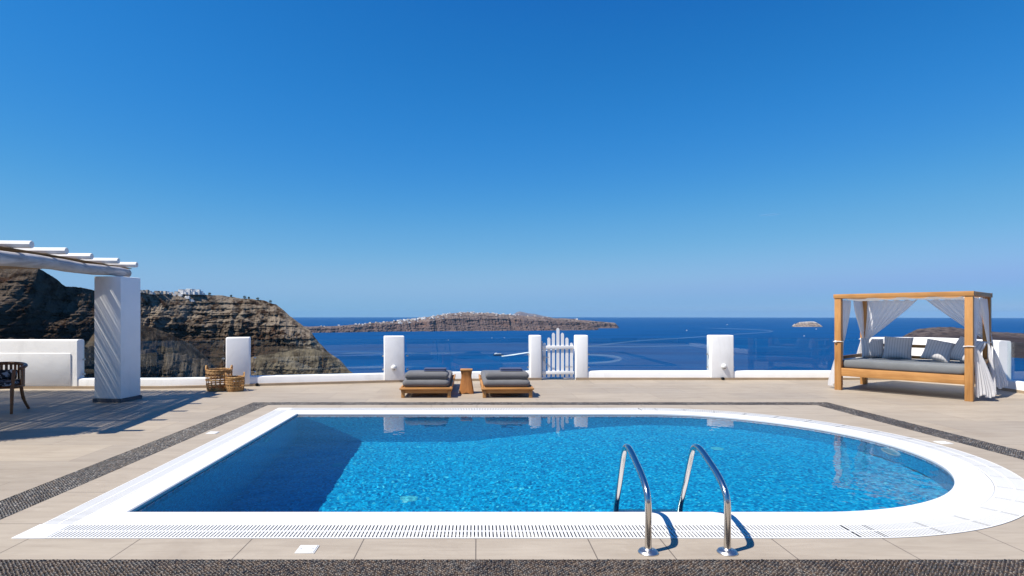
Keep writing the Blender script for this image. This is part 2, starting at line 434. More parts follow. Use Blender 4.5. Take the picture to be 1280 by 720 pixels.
mosaic_dark = m_mosaic('navy_glass_mosaic', [(0, (.004, .03, .16)), (1, (.006, .06, .26))])
def floor_z(x):
    t = min(max((x+.7)/3.4, 0), 1); t = t*t*(3-2*t); return -1.78+t*.98
OW = .012
def pool_wall_pts():
    r = ring(OW); pts = []
    a, b = Vector(r[0]), Vector(r[1]); 
    for k in range(24): pts.append(a.lerp(b, k/24))
    pts += [Vector(p) for p in r[1:-1]]
    a, b = Vector(r[-2]), Vector(r[-1])
    for k in range(1, 24): pts.append(a.lerp(b, k/24))
    a, b = Vector(r[-1]), Vector(r[0])
    for k in range(0, 10): pts.append(a.lerp(b, k/10))
    return pts
wp = pool_wall_pts(); me = bpy.data.meshes.new('pool_basin'); V = []; Fc = []; UV = []; u = 0; n = len(wp)
us = [0]
for i in range(n): us.append(us[-1]+(wp[(i+1) % n]-wp[i]).length)
for i in range(n): V += [(wp[i].x, wp[i].y, -.05), (wp[i].x, wp[i].y, floor_z(wp[i].x))]
for i in range(n):
    j = (i+1) % n; Fc.append((2*i, 2*j, 2*j+1, 2*i+1)); UV += [(us[i], -.05), (us[i+1], -.05), (us[i+1], V[2*j+1][2]), (us[i], V[2*i+1][2])]
# floor: rows matched from front points to back points by x
NXF, NYF = 90, 10
k0 = len(V)
for i in range(NXF+1):
    tt = i/NXF
    for j in range(NYF+1):
        s_ = j/NYF
        x = XF-.012+(CX+RP+.012-XF+.012)*tt
        if x > CX: hh = math.sqrt(max((RP+OW)**2-(x-CX)**2, 0))
        else: hh = RP+OW
        y = YC-hh+2*hh*s_
        if x < -2: x = x+(xleft(y, OW)-(XF-OW))*(1-tt*6 if tt*6 < 1 else 0)
        V.append((x, y, floor_z(x)))
for i in range(NXF):
    for j in range(NYF):
        k = k0+i*(NYF+1)+j; f = (k, k+NYF+1, k+NYF+2, k+1); Fc.append(f); UV += [(V[q][0], V[q][1]) for q in f]
me.from_pydata(V, [], Fc); uvl = me.uv_layers.new(name='UVMap'); uvl.data.foreach_set('uv', np.array(UV, dtype=np.float32).ravel())
basin = link('pool_basin', me, mosaic, smooth=False); tag(basin, kind='structure'); basin.cycles.is_caustics_receiver = True
# meander frieze just under the water line (set a few mm proud of the wall)
meander = [(0, 0, 1, 1), (1, 0, 6, 1), (6, 0, 7, 5), (2, 4, 6, 5), (2, 2, 3, 4), (3, 2, 5, 3)]
key_band = []; unit = .026; per = 8*unit; zt = -.075
arc_len = us[n]
def wall_at(u_):
    u_ = u_ % arc_len
    i = 0
    import bisect
    i = min(bisect.bisect_right(us, u_)-1, n-1); t = (u_-us[i])/max(us[i+1]-us[i], 1e-6)
    p = wp[i].lerp(wp[(i+1) % n], t); d = (wp[(i+1) % n]-wp[i]).normalized(); return p+Vector((-d.y, d.x))*.003
V = []; Fc = []; UV = []
cnt = int(arc_len/per)
for c in range(cnt):
    for (a, b, c2, d) in meander:
        uu0, uu1 = c*per+a*unit, c*per+c2*unit; p, q = wall_at(uu0), wall_at(uu1); z0, z1 = zt-b*unit, zt-d*unit; k = len(V)
        V += [(p.x, p.y, z0), (q.x, q.y, z0), (q.x, q.y, z1), (p.x, p.y, z1)]; Fc.append((k, k+1, k+2, k+3)); UV += [(uu0, z0), (uu1, z0), (uu1, z1), (uu0, z1)]
for zz in (zt+.012, zt-5.6*unit):
    for i in range(n):
        j = (i+1) % n; p, q = wall_at(us[i]+1e-4), wall_at(us[i+1]-1e-4); k = len(V)
        V += [(p.x, p.y, zz), (q.x, q.y, zz), (q.x, q.y, zz-.012), (p.x, p.y, zz-.012)]; Fc.append((k, k+1, k+2, k+3)); UV += [(us[i], zz)]*4
me = bpy.data.meshes.new('pool_key_frieze'); me.from_pydata(V, [], Fc); uvl = me.uv_layers.new(name='UVMap'); uvl.data.foreach_set('uv', np.array(UV, dtype=np.float32).ravel())
o = link('pool_key_frieze', me, mosaic_dark, smooth=False); tag(o, kind='structure'); o.cycles.is_caustics_receiver = True

# water surface
wm = MT('pool_water'); wm.n.remove(wm.b)
rf = wm.n.new('ShaderNodeBsdfRefraction'); rf.inputs['Roughness'].default_value = 0; rf.inputs['IOR'].default_value = 1.33; rf.inputs['Color'].default_value = (.80, .95, 1, 1)
gl = wm.n.new('ShaderNodeBsdfGlossy'); gl.inputs['Roughness'].default_value = 0
fr = wm.n.new('ShaderNodeFresnel'); fr.inputs[0].default_value = 1.33
ms = wm.n.new('ShaderNodeMixShader'); wm.l(fr.outputs[0], ms.inputs[0]); wm.l(rf.outputs[0], ms.inputs[1]); wm.l(gl.outputs[0], ms.inputs[2]); wm.l(ms.outputs[0], wm.out.inputs[0])
nx, ny = 680, 420
tj = np.linspace(0, 1, ny); hh = RP+.010
ys = YC+hh*np.sin((tj-.5)*math.pi)
ti = np.linspace(0, 1, nx)
Yg = np.repeat(ys[:, None], nx, 1)
xr = CX+np.sqrt(np.maximum((RP+.010)**2-(Yg-YC)**2, 0)); xl = np.vectorize(lambda y: xleft(y, .010))(ys)[:, None]
Xg = xl+(xr-xl)*ti[None, :]
wz = .0024*perlin(Xg*2.1, Yg*2.1, Xg*0)+.0011*perlin(Xg*6+4, Yg*6, Xg*0+3)+(.00050*perlin(Xg*13, Yg*13+9, Xg*0+7)+.00030*perlin(Xg*25, Yg*25, Xg*0+1))*(.75+.8*perlin(Xg*.9, Yg*.9, Xg*0+13))
calm = np.clip((8.9-Yg)/2.0, .25, 1)
V = np.stack([Xg, Yg, -.024+wz*.7*calm], -1).reshape(-1, 3)
o = npobj('pool_water', V, gridq(nx, ny), wm.m); tag(o, kind='structure'); o.cycles.is_caustics_caster = True

# overflow grating: white bars with dark slots, two rows, corner plates
slot_bed = MT('gutter_channel', (.014, .014, .013), .9).m
o = rings_mesh('gutter_channel', [(O_FLAT, -.10), (O_GRATE+.003, -.10), (O_GRATE+.003, 0.0)], slot_bed); tag(o, kind='structure')
gt = thing('overflow_grating', 'white slotted overflow grating around the pool edge', 'pool grating', (0, 0, 0))
def gbox(bm, p0, p1, t, z0, z1, p2=None):
    """bar from p0 to p1, half-width t"""
    d = (p1-p0).normalized(); nn = Vector((-d.y, d.x))*t; vs = []
    for z in (z0, z1):
        for q in (p0-nn, p1-nn, p1+nn, p0+nn): vs.append(bm.verts.new((q.x, q.y, z)))
    a = vs
    for f in ((4, 5, 6, 7), (0, 1, 5, 4), (1, 2, 6, 5), (2, 3, 7, 6), (3, 0, 4, 7)): bm.faces.new([a[i] for i in f])
def outline_samples(step):
    """points on the pool outline with outward normals, skipping the corner plates"""
    out = []
    x = XF+.0; y = YC-RP
    L = CX-XF+.23; k = int(L/step)
    for i in range(k+1): out.append((Vector((XF-.225+i*step, y)), Vector((0, -1)), 'front'))
    na = int(math.pi*(RP+.4)/step)
    for i in range(1, na): a = -math.pi/2+math.pi*i/na; out.append((Vector((CX+RP*math.cos(a), YC+RP*math.sin(a))), Vector((math.cos(a), math.sin(a))), 'arc'))
    L = CX-XB+.23; k = int(L/step)
    for i in range(k+1): out.append((Vector((XB-.225+i*step, YC+RP)), Vector((0, 1)), 'back'))
    k = int((2*RP+.52)/step)
    for i in range(k+1): yy = YC-RP-.26+i*step; out.append((Vector((xleft(yy), yy)), Vector((-1, 0)), 'left'))
    return out
bm = bmesh.new()
for q_, (p, nn, sd) in enumerate(outline_samples(.0255)):

    k = .87 if sd == 'left' else 1
    hw = .0081 if sd != 'arc' else (.0076 if q_ % 17 else .0035)
    gbox(bm, p+nn*(O_FLAT+.004)*k, p+nn*(O_GRATE-.002)*k, hw, .0002, .003)
bmobj('bars', bm, white_plastic, gt, False)
for lo, hi in ((O_FLAT+.001, O_FLAT+.016), (O_FLAT+.122, O_FLAT+.138), (O_GRATE-.014, O_GRATE)):
    V = []; Fc = []; n = NARC+3; specs = [(lo, .0), (lo, .0036), (hi, .0036), (hi, .0)]
    for (o_, z) in specs: V += [(x, y, z) for x, y in ring(o_)]
    for r in range(3):
        for k in range(n): q = (k+1) % n; Fc.append((r*n+k, r*n+q, (r+1)*n+q, (r+1)*n+k))
    pyobj('rib', V, Fc, white_plastic, gt, False)
# module joints as plain plates at the square corners
for (cx0, cy0, sx_, sy_) in ((XF, YC-RP, -1, -1), (XB, YC+RP, -1, 1)):
    a, b = O_FLAT*.87, O_GRATE*.87
    bm = bmesh.new(); add_box(bm, (cx0+sx_*(a+b)/2*1.0-.004, cy0+sy_*(O_FLAT+O_GRATE)/2, -.007), (b-a+.004, O_GRATE-O_FLAT+.002, .024), .002, 1)
    bmobj('corner_plate', bm, mat_coping, gt)

# ------------------------------------------------------------------ pool fittings
ld = thing('pool_ladder', 'polished steel pool ladder with two curved handrails at the near edge', 'pool ladder', (1.33, 3.69, 0))
prof = [(0, 3.69, 0), (0, 3.69, .14), (0, 3.69, .27), (0, 3.70, .34), (0, 3.745, .395), (0, 3.84, .45), (0, 3.96, .495), (0, 4.08, .535), (0, 4.17, .553), (0, 4.245, .54), (0, 4.295, .49), (0, 4.345, .40), (0, 4.42, .25), (0, 4.50, .10), (0, 4.555, -.04), (0, 4.575, -.4), (0, 4.575, -1.25)]
for s_, xx in ((0, 1.078), (1, 1.578)):
    pts = smooth_path([(xx, y, z) for _, y, z in prof], 6)
    r_ = tube('handrail', [(p.x-1.33, p.y-3.69, p.z) for p in pts], .0215, steel, ld, 16)
    bm = bmesh.new(); add_lathe(bm, [(.064, 0), (.064, .006), (.056, .016), (.03, .022), (.024, .03)], 28, (xx-1.33, 0, .0))
    bmobj('base_flange', bm, steel_dull, ld)
for z in (-.06, -.36, -.62, -.88):
    bm = bmesh.new(); add_box(bm, (0, .885, z), (.47, .08, .025), .008); st = bmobj('tread', bm, steel_dull, ld); st.cycles.is_caustics_receiver = True

def pool_light(loc, rotz, label, r=.105):
    t = thing('pool_light', label, 'pool light', loc, rotz, 'underwater pool lights')
    M = Matrix.Rotation(R_(90), 4, 'Y')
    bm = bmesh.new(); add_lathe(bm, [(r, 0), (r, .012), (r*.86, .022), (r*.74, .02), (r*.74, 0)], 28, (0, 0, 0), M); a = bmobj('trim_ring', bm, white_plastic, t)
    bm = bmesh.new(); add_lathe(bm, [(r*.735, .003), (r*.7, .012), (r*.4, .02), (.002, .022)], 28, (0, 0, 0), M); b = bmobj('lens', bm, MT('lamp_lens', (.35, .5, .55), .2).m, t)
    a.cycles.is_caustics_receiver = True; b.cycles.is_caustics_receiver = True
pool_light((xleft(7.55, .0)+.0, 7.55, -.40), 0, 'round underwater light on the shaded left pool wall')
aa = R_(3); pool_light((CX+(RP+.008)*math.cos(aa), YC+(RP+.008)*math.sin(aa), -.33), aa+math.pi, 'round white underwater light on the curved right pool wall', .15)
def floor_fit(x, y, z, r, label, name='floor_drain', cat='pool drain'):
    bm = bmesh.new(); add_lathe(bm, [(r, 0), (r, .006), (r*.9, .012), (r*.3, .014), (.002, .014)], 24)
    o = bmobj(name, bm, MT('pale_drain_cover', (.10, .55, .60), .5).m); o.location = (x, y, z); o.cycles.is_caustics_receiver = True
    tag(o, label, cat, 'round fittings on the pool floor')
    return o
floor_fit(-1.86, 7.75, floor_z(-1.86), .07, 'small pale drain on the pool floor by the shadow edge')
floor_fit(-.78, 6.65, floor_z(-.78), .105, 'large greenish drain cover on the deep pool floor')
floor_fit(3.06, 7.45, floor_z(3.06), .08, 'white fitting on the shallow pool floor beyond the ladder')
bm = bmesh.new(); add_lathe(bm, [(.035, 0), (.035, .01), (.02, .016), (.008, .01)], 18, (0, 0, 0), Matrix.Rotation(R_(90), 4, 'X'))
o = bmobj('water_inlet', bm, white_plastic); o.location = (-.26, YC+RP+.010, -.16); tag(o, 'small white water inlet on the far pool wall', 'water inlet')
def hatch(x, y, s_, label):
    t = thing('deck_hatch', label, 'hatch cover', (x, y, 0), 0, 'white hatch covers in the paving')
    box('frame', (0, 0, .0015), (s_, s_, .007), MT('hatch_frame', (.6, .6, .58), .6).m, t, .001, 1)
    box('lid', (0, 0, .0065), (s_-.016, s_-.016, .005), white_plastic, t, .001, 1)
    for a in (-.3, .3): box('finger_hole', (a*s_, 0, .0092), (.012, .006, .0012), dark_grey, t, 0)
hatch(-1.09, 3.735, .125, 'square white hatch cover in the near paving strip')
hatch(-3.37, 7.43, .13, 'square white hatch cover left of the pool')
hatch(5.47, 6.86, .14, 'square white hatch cover right of the pool')

# ------------------------------------------------------------------ parapets
TH = .22; HL = .205
def low_prof(h=HL, th=TH, r=.03):
    return [(-.0, 0), (-.0, h-r), (.008, h-r*.3), (r, h), (th-r, h), (th-.008, h-r*.3), (th, h-r), (th, 0)]
skirt_m = MT('beige_skirting', rough=.6); skirt_m.base(skirt_m.ramp(skirt_m.noise(3, 4), [(.3, (.32, .24, .16)), (.7, (.40, .31, .215))])); skirt_m = skirt_m.m
LPATH = [(-12.9, 11.92), (-8.4, 11.92), (-6.47, 11.93), (-5.5, 12.09), (-4.81, 12.34), (-3.42, 12.68), (-2.08, 13.0), (-.6, 13.28), (1.475, 13.52)]
RPATH = [(2.27, 13.54), (5.6, 13.54), (9.3, 13.54), (9.95, 13.53), (10.28, 13.42), (10.46, 13.2), (10.52, 12.8), (10.5, 11.7), (10.35, 9.5), (10.1, 6), (9.9, 0)]
def fine(path, step=.35):
    out = [Vector(path[0])]
    for a, b in zip(path, path[1:]):
        a, b = Vector(a), Vector(b); k = max(1, int((b-a).length/step))
        out += [a.lerp(b, (i+1)/k) for i in range(k)]
    return out
lw = thing('parapet_wall', 'white plastered low wall with posts left of the gate', 'parapet', (-3.0, 12.8, 0))
rw = thing('parapet_wall', 'white plastered low wall right of the gate, turning at the corner', 'parapet', (6.0, 13.5, 0))
def wall_along(parent, path, name='base_wall', prof=None, m=None):
    bm = bmesh.new(); sweep(bm, path, prof or low_prof()); return bmobj(name, bm, m or mat_white, parent, True, True)
wall_along(lw, LPATH); wall_along(rw, RPATH)
sk = [(-.022, 0.0), (-.022, .052), (-.001, .055), (-.001, 0.0)]
wall_along(lw, LPATH, 'skirting', sk, skirt_m); wall_along(rw, RPATH, 'skirting', sk, skirt_m)
def post(parent, x, y, wd, h, ang, dp=.27):
    bm = bmesh.new(); rot = Matrix.Rotation(ang, 4, 'Z')
    add_box(bm, (x-math.sin(ang)*TH/2, y+math.cos(ang)*TH/2, h/2+.02), (wd, dp, h-.04), .022, 3, rot)
    for v in bm.verts:
        v.co += Vector((perlin(v.co.x*5, v.co.y*5, v.co.z*4), perlin(v.co.x*5+9, v.co.y*5, v.co.z*4), 0))*.006
    return bmobj('post', bm, mat_white, parent, True, True)
post(lw, -5.03, 12.255, .47, 1.035, R_(17)); post(lw, -1.86, 13.045, .45, 1.035, R_(11)); post(lw, 1.345, 13.505, .26, 1.035, R_(5), .26)
post(rw, 2.415, 13.54, .29, 1.035, 0, .26); post(rw, 5.67, 13.54, .53, 1.035, 0)
def tall_prof(h, th, r=.045): return [(-.012, 0.02), (-.012, h-r), (-.004, h-r*.35), (r*.7, h), (th-r*.5, h), (th+.004, h-r*.35), (th+.012, h-r), (th+.012, 0.02)]
bm = bmesh.new(); sweep(bm, [(-12.9, 11.92), (-10.5, 11.92), (-8.17, 11.92)], tall_prof(1.0, .2)); 
bmobj('tall_section', bm, mat_white, lw, True, True)
box('raised_panel', (-10.6, 11.905, .40), (4.62, .03, .64), mat_white, lw, .008, 2, None, True)
bm = bmesh.new(); sweep(bm, fine([(9.25, 13.54), (9.95, 13.53), (10.28, 13.42), (10.46, 13.2), (10.52, 12.8), (10.5, 11.75)], .2), tall_prof(.985, .22))
bmobj('tall_section', bm, mat_white, rw, True, True)

# glass
gm = MT('fence_glass'); gm.n.remove(gm.b)
tr = gm.n.new('ShaderNodeBsdfTransparent'); tr.inputs[0].default_value = (.93, .965, .96, 1)
gl = gm.n.new('ShaderNodeBsdfGlossy'); gl.inputs['Roughness'].default_value = 0; gl.inputs[0].default_value = (1, 1, 1, 1)
fr = gm.n.new('ShaderNodeFresnel'); geo_ = gm.n.new('ShaderNodeNewGeometry')
gm.l(gm.math('ADD', 1.42, gm.math('MULTIPLY', geo_.outputs['Backfacing'], 1/1.42-1.42)), fr.inputs[0]); ms = gm.n.new('ShaderNodeMixShader')
gm.l(fr.outputs[0], ms.inputs[0]); gm.l(tr.outputs[0], ms.inputs[1]); gm.l(gl.outputs[0], ms.inputs[2]); gm.l(ms.outputs[0], gm.out.inputs[0])
glass_m = gm.m
def glass_panel(p, q, label, h0=HL+.004, h1=.965, group='clear glass panels in the parapet', clips=(-1, 1)):
    p, q = Vector(p), Vector(q); d = (q-p); L = d.length; ang = math.atan2(d.y, d.x); c = (p+q)/2
    t = thing('glass_panel', label, 'glass panel', (c.x, c.y, h0), ang, group)
    bm = bmesh.new(); add_box(bm, (0, 0, (h1-h0)/2), (L, .012, h1-h0)); bmobj('pane', bm, glass_m, t, False)
    if clips:
        for s_ in clips:
            for z in (.08, .38):
                box('clip', (s_*(L/2-.012), 0, z), (.045, .034, .035), steel_dull, t, .004)
        
def offp(path, t):   # centre line of the wall
    bm = None; out = []
    pp = [Vector(p) for p in path]
    for i, p in enumerate(pp):
        d = (pp[min(i+1, len(pp)-1)]-pp[max(i-1, 0)]).normalized(); out.append(p+Vector((-d.y, d.x))*t)
    return out
glass_panel((-8.12, 12.03), (-6.6, 12.03), 'glass panel between tall white block and pergola column', clips=(-1,))
glass_panel((-6.58, 12.03), (-5.31, 12.22), 'glass panel right of the pergola column, behind the wicker baskets', clips=(1,))
glass_panel((-4.76, 12.45), (-3.4, 12.79), 'left half of the glass between the basket post and lamp post', clips=(-1,))
glass_panel((-3.38, 12.795), (-2.11, 13.09), 'glass half next to the lamp post, left side', clips=(1,))
glass_panel((-1.60, 13.19), (1.19, 13.60), 'glass panel behind the two sun loungers')
glass_panel((2.58, 13.65), (5.38, 13.65), 'glass panel between the gate and the right lamp post')
glass_panel((5.96, 13.65), (9.22, 13.65), 'glass panel between right lamp post and daybed')
glass_panel((10.62, 11.7), (10.47, 9.6), 'glass panel right of the daybed at the frame edge', clips=())
glass_panel((10.46, 9.56), (10.3, 7.2), 'glass panel on the right parapet nearer the camera', clips=())

def wall_light(x, y, z, ang, label):
    t = thing('wall_light', label, 'wall light', (x, y, z), ang, 'white half-dome wall lights')
    V = []; Fc = []; NU, NV = 14, 10
    for j in range(NV+1):
        ph = math.pi*(-.5+.82*j/NV)+.0
        for i in range(NU+1):
            th = math.pi*i/NU; r = .062
            V.append((r*math.cos(th)*math.cos(ph), -abs(r*math.sin(th)*math.cos(ph))*1.05, -r*math.sin(ph)))
    for j in range(NV):
        for i in range(NU): k = j*(NU+1)+i; Fc.append((k, k+1, k+NU+2, k+NU+1))
    pyobj('shade', V, Fc, white_plastic, t)
    bm = bmesh.new(); add_lathe(bm, [(.03, 0), (.034, .006), (.03, .014), (.002, .016)], 18, (0, -.022, -.052)); bmobj('lamp', bm, dark_grey, t)
    bm = bmesh.new(); add_lathe(bm, [(.066, -.002), (.066, .006), (.05, .01)], 24, (0, 0, 0), Matrix.Rotation(R_(90), 4, 'X')); bmobj('wall_plate', bm, white_plastic, t)
wall_light(-1.865, 13.005, .335, R_(11), 'white half-dome light on the post left of the loungers')
wall_light(5.70, 13.51, .315, 0, 'white half-dome light on the post right of the gate')
def outlet(x, y, label, ang):
    bm = bmesh.new(); M = Matrix.Rotation(R_(90), 4, 'X')
    add_lathe(bm, [(.034, 0), (.034, .05), (.028, .052), (.024, .012), (.002, .01)], 20, (0, 0, 0), M)
    o = bmobj('drain_outlet', bm, black_m); o.location = (x, y, .036); o.rotation_euler = (0, 0, ang); tag(o, label, 'drain outlet', 'black pipe outlets at the wall foot')
outlet(-4.66, 12.35, 'black pipe outlet at the wall foot beside the baskets', R_(14))
outlet(5.66, 13.50, 'black pipe outlet at the foot of the right lamp post', 0)

# gate
gtx = thing('picket_gate', 'white wooden picket gate with arched top, closed between two posts', 'gate', (1.87, 13.6, 0))
tops = [.86, .98, 1.09, 1.205, 1.09, .98, .86]
for k, h in enumerate(tops):
    x = -.315+k*.105; bm = bmesh.new()
    v = []
    for y in (-.011, .011):
        v.append([bm.verts.new((x+a, y, z)) for a, z in ((-.034, .06), (.034, .06), (.034, h-.035), (.02, h-.01), (0, h), (-.02, h-.01), (-.034, h-.035))])
    bm.faces.new(v[0]); bm.faces.new(v[1][::-1])
    for i in range(7): bm.faces.new((v[0][i], v[1][i], v[1][(i+1) % 7], v[0][(i+1) % 7]))
    bmesh.ops.recalc_face_normals(bm, faces=bm.faces)
    bmobj('picket', bm, white_paint, gtx, False)
for z in (.755, .165): box('rail', (0, -.026, z), (.73, .026, .075), white_paint, gtx, .004)
box('hinge_stile', (-.375, .0, .47), (.03, .05, .86), MT('galvanised', (.42, .43, .44), .5).m, gtx, .004)
box('latch_plate', (-.33, -.048, .50), (.03, .014, .12), steel_dull, gtx, .003)
tube('handle', [(-.33, -.055, .53), (-.30, -.09, .53), (-.22, -.09, .525)], .008, steel_dull, gtx, 8)
tube('chain', smooth_path([(-.32, -.055, .46), (-.27, -.06, .36), (-.2, -.06, .30)], 5), .006, steel_dull, gtx, 6)
tube('bolt', [(.15, -.05, .30), (.33, -.05, .30)], .009, steel_dull, gtx, 8)

# ------------------------------------------------------------------ pergola
pg = thing('pergola', 'white plastered pergola with reed mat and whitewashed poles', 'pergola', (-6.35, 10.31, 0))
col_rot = Matrix.Rotation(R_(-6.5), 4, 'Z')
def column(x, y):
    box('column', (x, y, 1.115), (.50, .50, 2.11), mat_white, pg, .014, 2, col_rot, True)
    box('plinth', (x, y, .03), (.535, .535, .06), dark_grey, pg, .004, 1, col_rot, True)
column(-6.35, 10.31); column(-6.52, 6.98); column(-11.0, 10.1); column(-11.0, 7.3)
def beam_x(y): return -6.40+.125*(10.3-y)
for dx in (0, -4.7):
    pts = []; rr = []
    for k in range(15):
        y = 10.75-k*.285; x = beam_x(y)+dx+.012*math.sin(k*1.3); pts.append((x, y, 2.272-.05*(k/14)+.01*math.sin(k*.9))); rr.append(.082+.018*(k/14)+.004*math.sin(k*2.1))
    tube('beam', pts, rr, wood_wash, pg, 12, world=True)
for k in range(6):
    y = 10.75-.77*k; x1 = -6.27+.135*.77*k+[0, .03, -.02, .02, 0, .01, 0][k]
    tube('pole', [(x1, y, 2.428), (x1-2.5, y-.12+.02*math.sin(k), 2.43+.006*math.sin(k*2)), (-11.6, y-.26, 2.432)], [.049, .05, .053], pole_white, pg, 8, world=True)
bm = bmesh.new(); x = 0.0
while x < 5.1:
    gap = rng.random()
    x += .0135 if gap < .80 else rng.uniform(.0155, .0185)
    y1 = 10.95+rng.uniform(-.05, .05); 
    xa = beam_x(10.9)-.02-x; yend = 6.84+.64*(beam_x(6.8)-x+6.1)+rng.uniform(-.05, .05)
    yend = max(yend, 4.9); jit = rng.uniform(-.012, .012)
    add_tube(bm, [(xa+jit, y1, 2.374), (beam_x(8.5)-x-.02, 8.5, 2.374+rng.uniform(-.004, .004)), (beam_x(yend)-x-.02-jit, yend, 2.374)], .0072, 5, True)
bmobj('reed_mat', bm, cane_m, pg, True, True)

# ------------------------------------------------------------------ baskets
wick = MT('woven_cane', rough=.55, spec=.4); wick.base(wick.ramp(wick.noise(14, 4), [(.3, (.22, .10, .03)), (.55, (.45, .25, .09)), (.75, (.62, .40, .17))])); wick.bump(wick.noise(70, 2), .5, .004); wick = wick.m
def basket(x, y, r, h, rz, label):
    t = thing('wicker_basket', label, 'basket', (x, y, 0), rz, 'wicker baskets by the parapet')
    def rad(z): return r*(.90+.13*math.sin(min(z/h, 1)*2.2))
    bm = bmesh.new(); n = 34
    for k in range(n):
        a = 2*math.pi*k/n; tw = .18*(1 if k % 2 else -1)
        add_tube(bm, [(rad(z)*math.cos(a+tw*z/h), rad(z)*math.sin(a+tw*z/h), z) for z in (0, h*.33, h*.66, h)], .0065, 5)
    bmobj('stakes', bm, wick, t)
    bm = bmesh.new()
    for zc, cnt, sp in ((.012, 5, .012), (h*.30, 2, .013), (h*.50, 3, .012), (h*.68, 2, .013), (h*.84, 5, .012)):
        for q in range(cnt):
            z = zc+q*sp; m = 52
            add_tube(bm, [((rad(z)+.006*(1 if (k+q) % 2 else -1))*math.cos(2*math.pi*k/m), (rad(z)+.006*(1 if (k+q) % 2 else -1))*math.sin(2*math.pi*k/m), z+.002*math.sin(k)) for k in range(m)], .007, 5, False, True)
    bmobj('weaving', bm, wick, t)
    bm = bmesh.new(); m = 48
    for q in range(3):
        add_tube(bm, [((rad(h)+.008*math.cos(k*.9+q*2.1))*math.cos(2*math.pi*k/m), (rad(h)+.008*math.cos(k*.9+q*2.1))*math.sin(2*math.pi*k/m), h+.008*math.sin(k*.9+q*2.1)) for k in range(m)], .009, 6, False, True)
    bmobj('rim', bm, wick, t)
    for s_ in (-1, 1):
        bm = bmesh.new()
        for q in range(2):
            pts = []
            for k in range(13):
                a = -.36+.72*k/12; pts.append((s_*(rad(h)+.01*q)*math.cos(a), (rad(h)+.01*q)*math.sin(a), h+.085*math.sin(math.pi*k/12)+.004*math.sin(k*2+q*3)))
            add_tube(bm, pts, .009, 6)
        bmobj('handle', bm, wick, t)
    bm = bmesh.new(); add_lathe(bm, [(rad(0)*.98, 0), (rad(0)*.98, .012)], 28); bmobj('bottom', bm, wick, t)
basket(-5.17, 11.68, .235, .41, .15, 'large open-weave wicker basket with two rim handles')
basket(-4.80, 11.56, .165, .275, .5, 'small open-weave wicker basket beside the larger one')

# ------------------------------------------------------------------ sun loungers
def cushion(name, L, Wd, H, m, parent, c=(0, 0, 0), rot=None, r=None, nx=22, ny=16, puff=.0, e=.22):
    """padded slab centred at c; rounded sides"""
    r = r or H*.48; V = []; Fc = []; prof = []
    K = 7
    for k in range(2*K+1):
        a = -math.pi/2+math.pi*k/(2*K); prof.append((math.cos(a), math.sin(a)))
    def outline(k, inset):
        pass
    # perimeter rounded rectangle rings
    per = []; cr = min(L, Wd)*.07+.012
    for (sx_, sy_, a0) in ((1, -1, -90), (1, 1, 0), (-1, 1, 90), (-1, -1, 180)):
        for q in range(6):
            a = R_(a0+90*q/5); per.append((sx_*(L/2-cr)+cr*math.cos(a), sy_*(Wd/2-cr)+cr*math.sin(a)))
    # add points along straight edges
    pts = []
    for i in range(len(per)):
        p, q = Vector(per[i]), Vector(per[(i+1) % len(per)]); kk = max(1, int((q-p).length/.08))
        for s_ in range(kk): pts.append(p.lerp(q, s_/kk))
    n = len(pts); rings = []
    def inset(p, d):
        l = max(1e-6, p.length); sx_ = max(0, (L/2-d)/(L/2)); sy_ = max(0, (Wd/2-d)/(Wd/2)); return Vector((p.x*sx_, p.y*sy_))
    for (cs, sn) in prof: rings.append([(inset(p, r*(1-cs)), sn*H/2) for p in pts])
    top = [[(Vector((p.x*s_, p.y*s_)), H/2+puff*(1-s_**3)) for p in [q[0] for q in rings[-1]]] for s_ in (.85, .6, .3)]
    bot = [[(Vector((p.x*s_, p.y*s_)), -H/2) for p in [q[0] for q in rings[0]]] for s_ in (.3, .85)]
    allr = bot+rings+top
    for rg_ in allr: V += [(p.x, p.y, z) for p, z in rg_]
    for a in range(len(allr)-1):
        for k in range(n): q = (k+1) % n; Fc.append((a*n+k, a*n+q, (a+1)*n+q, (a+1)*n+k))
    Fc.append(tuple(range(n))[::-1]); Fc.append(tuple(range((len(allr)-1)*n, len(allr)*n)))
    for i, v in enumerate(V):
        dz = .004*float(perlin(v[0]*6+c[0], v[1]*6, v[2]*6)); v2 = Vector((v[0], v[1], v[2]+dz))
        if rot is not None: v2 = rot @ v2
        V[i] = v2+Vector(c)
    o = pyobj(name, V, Fc, m, parent); return o
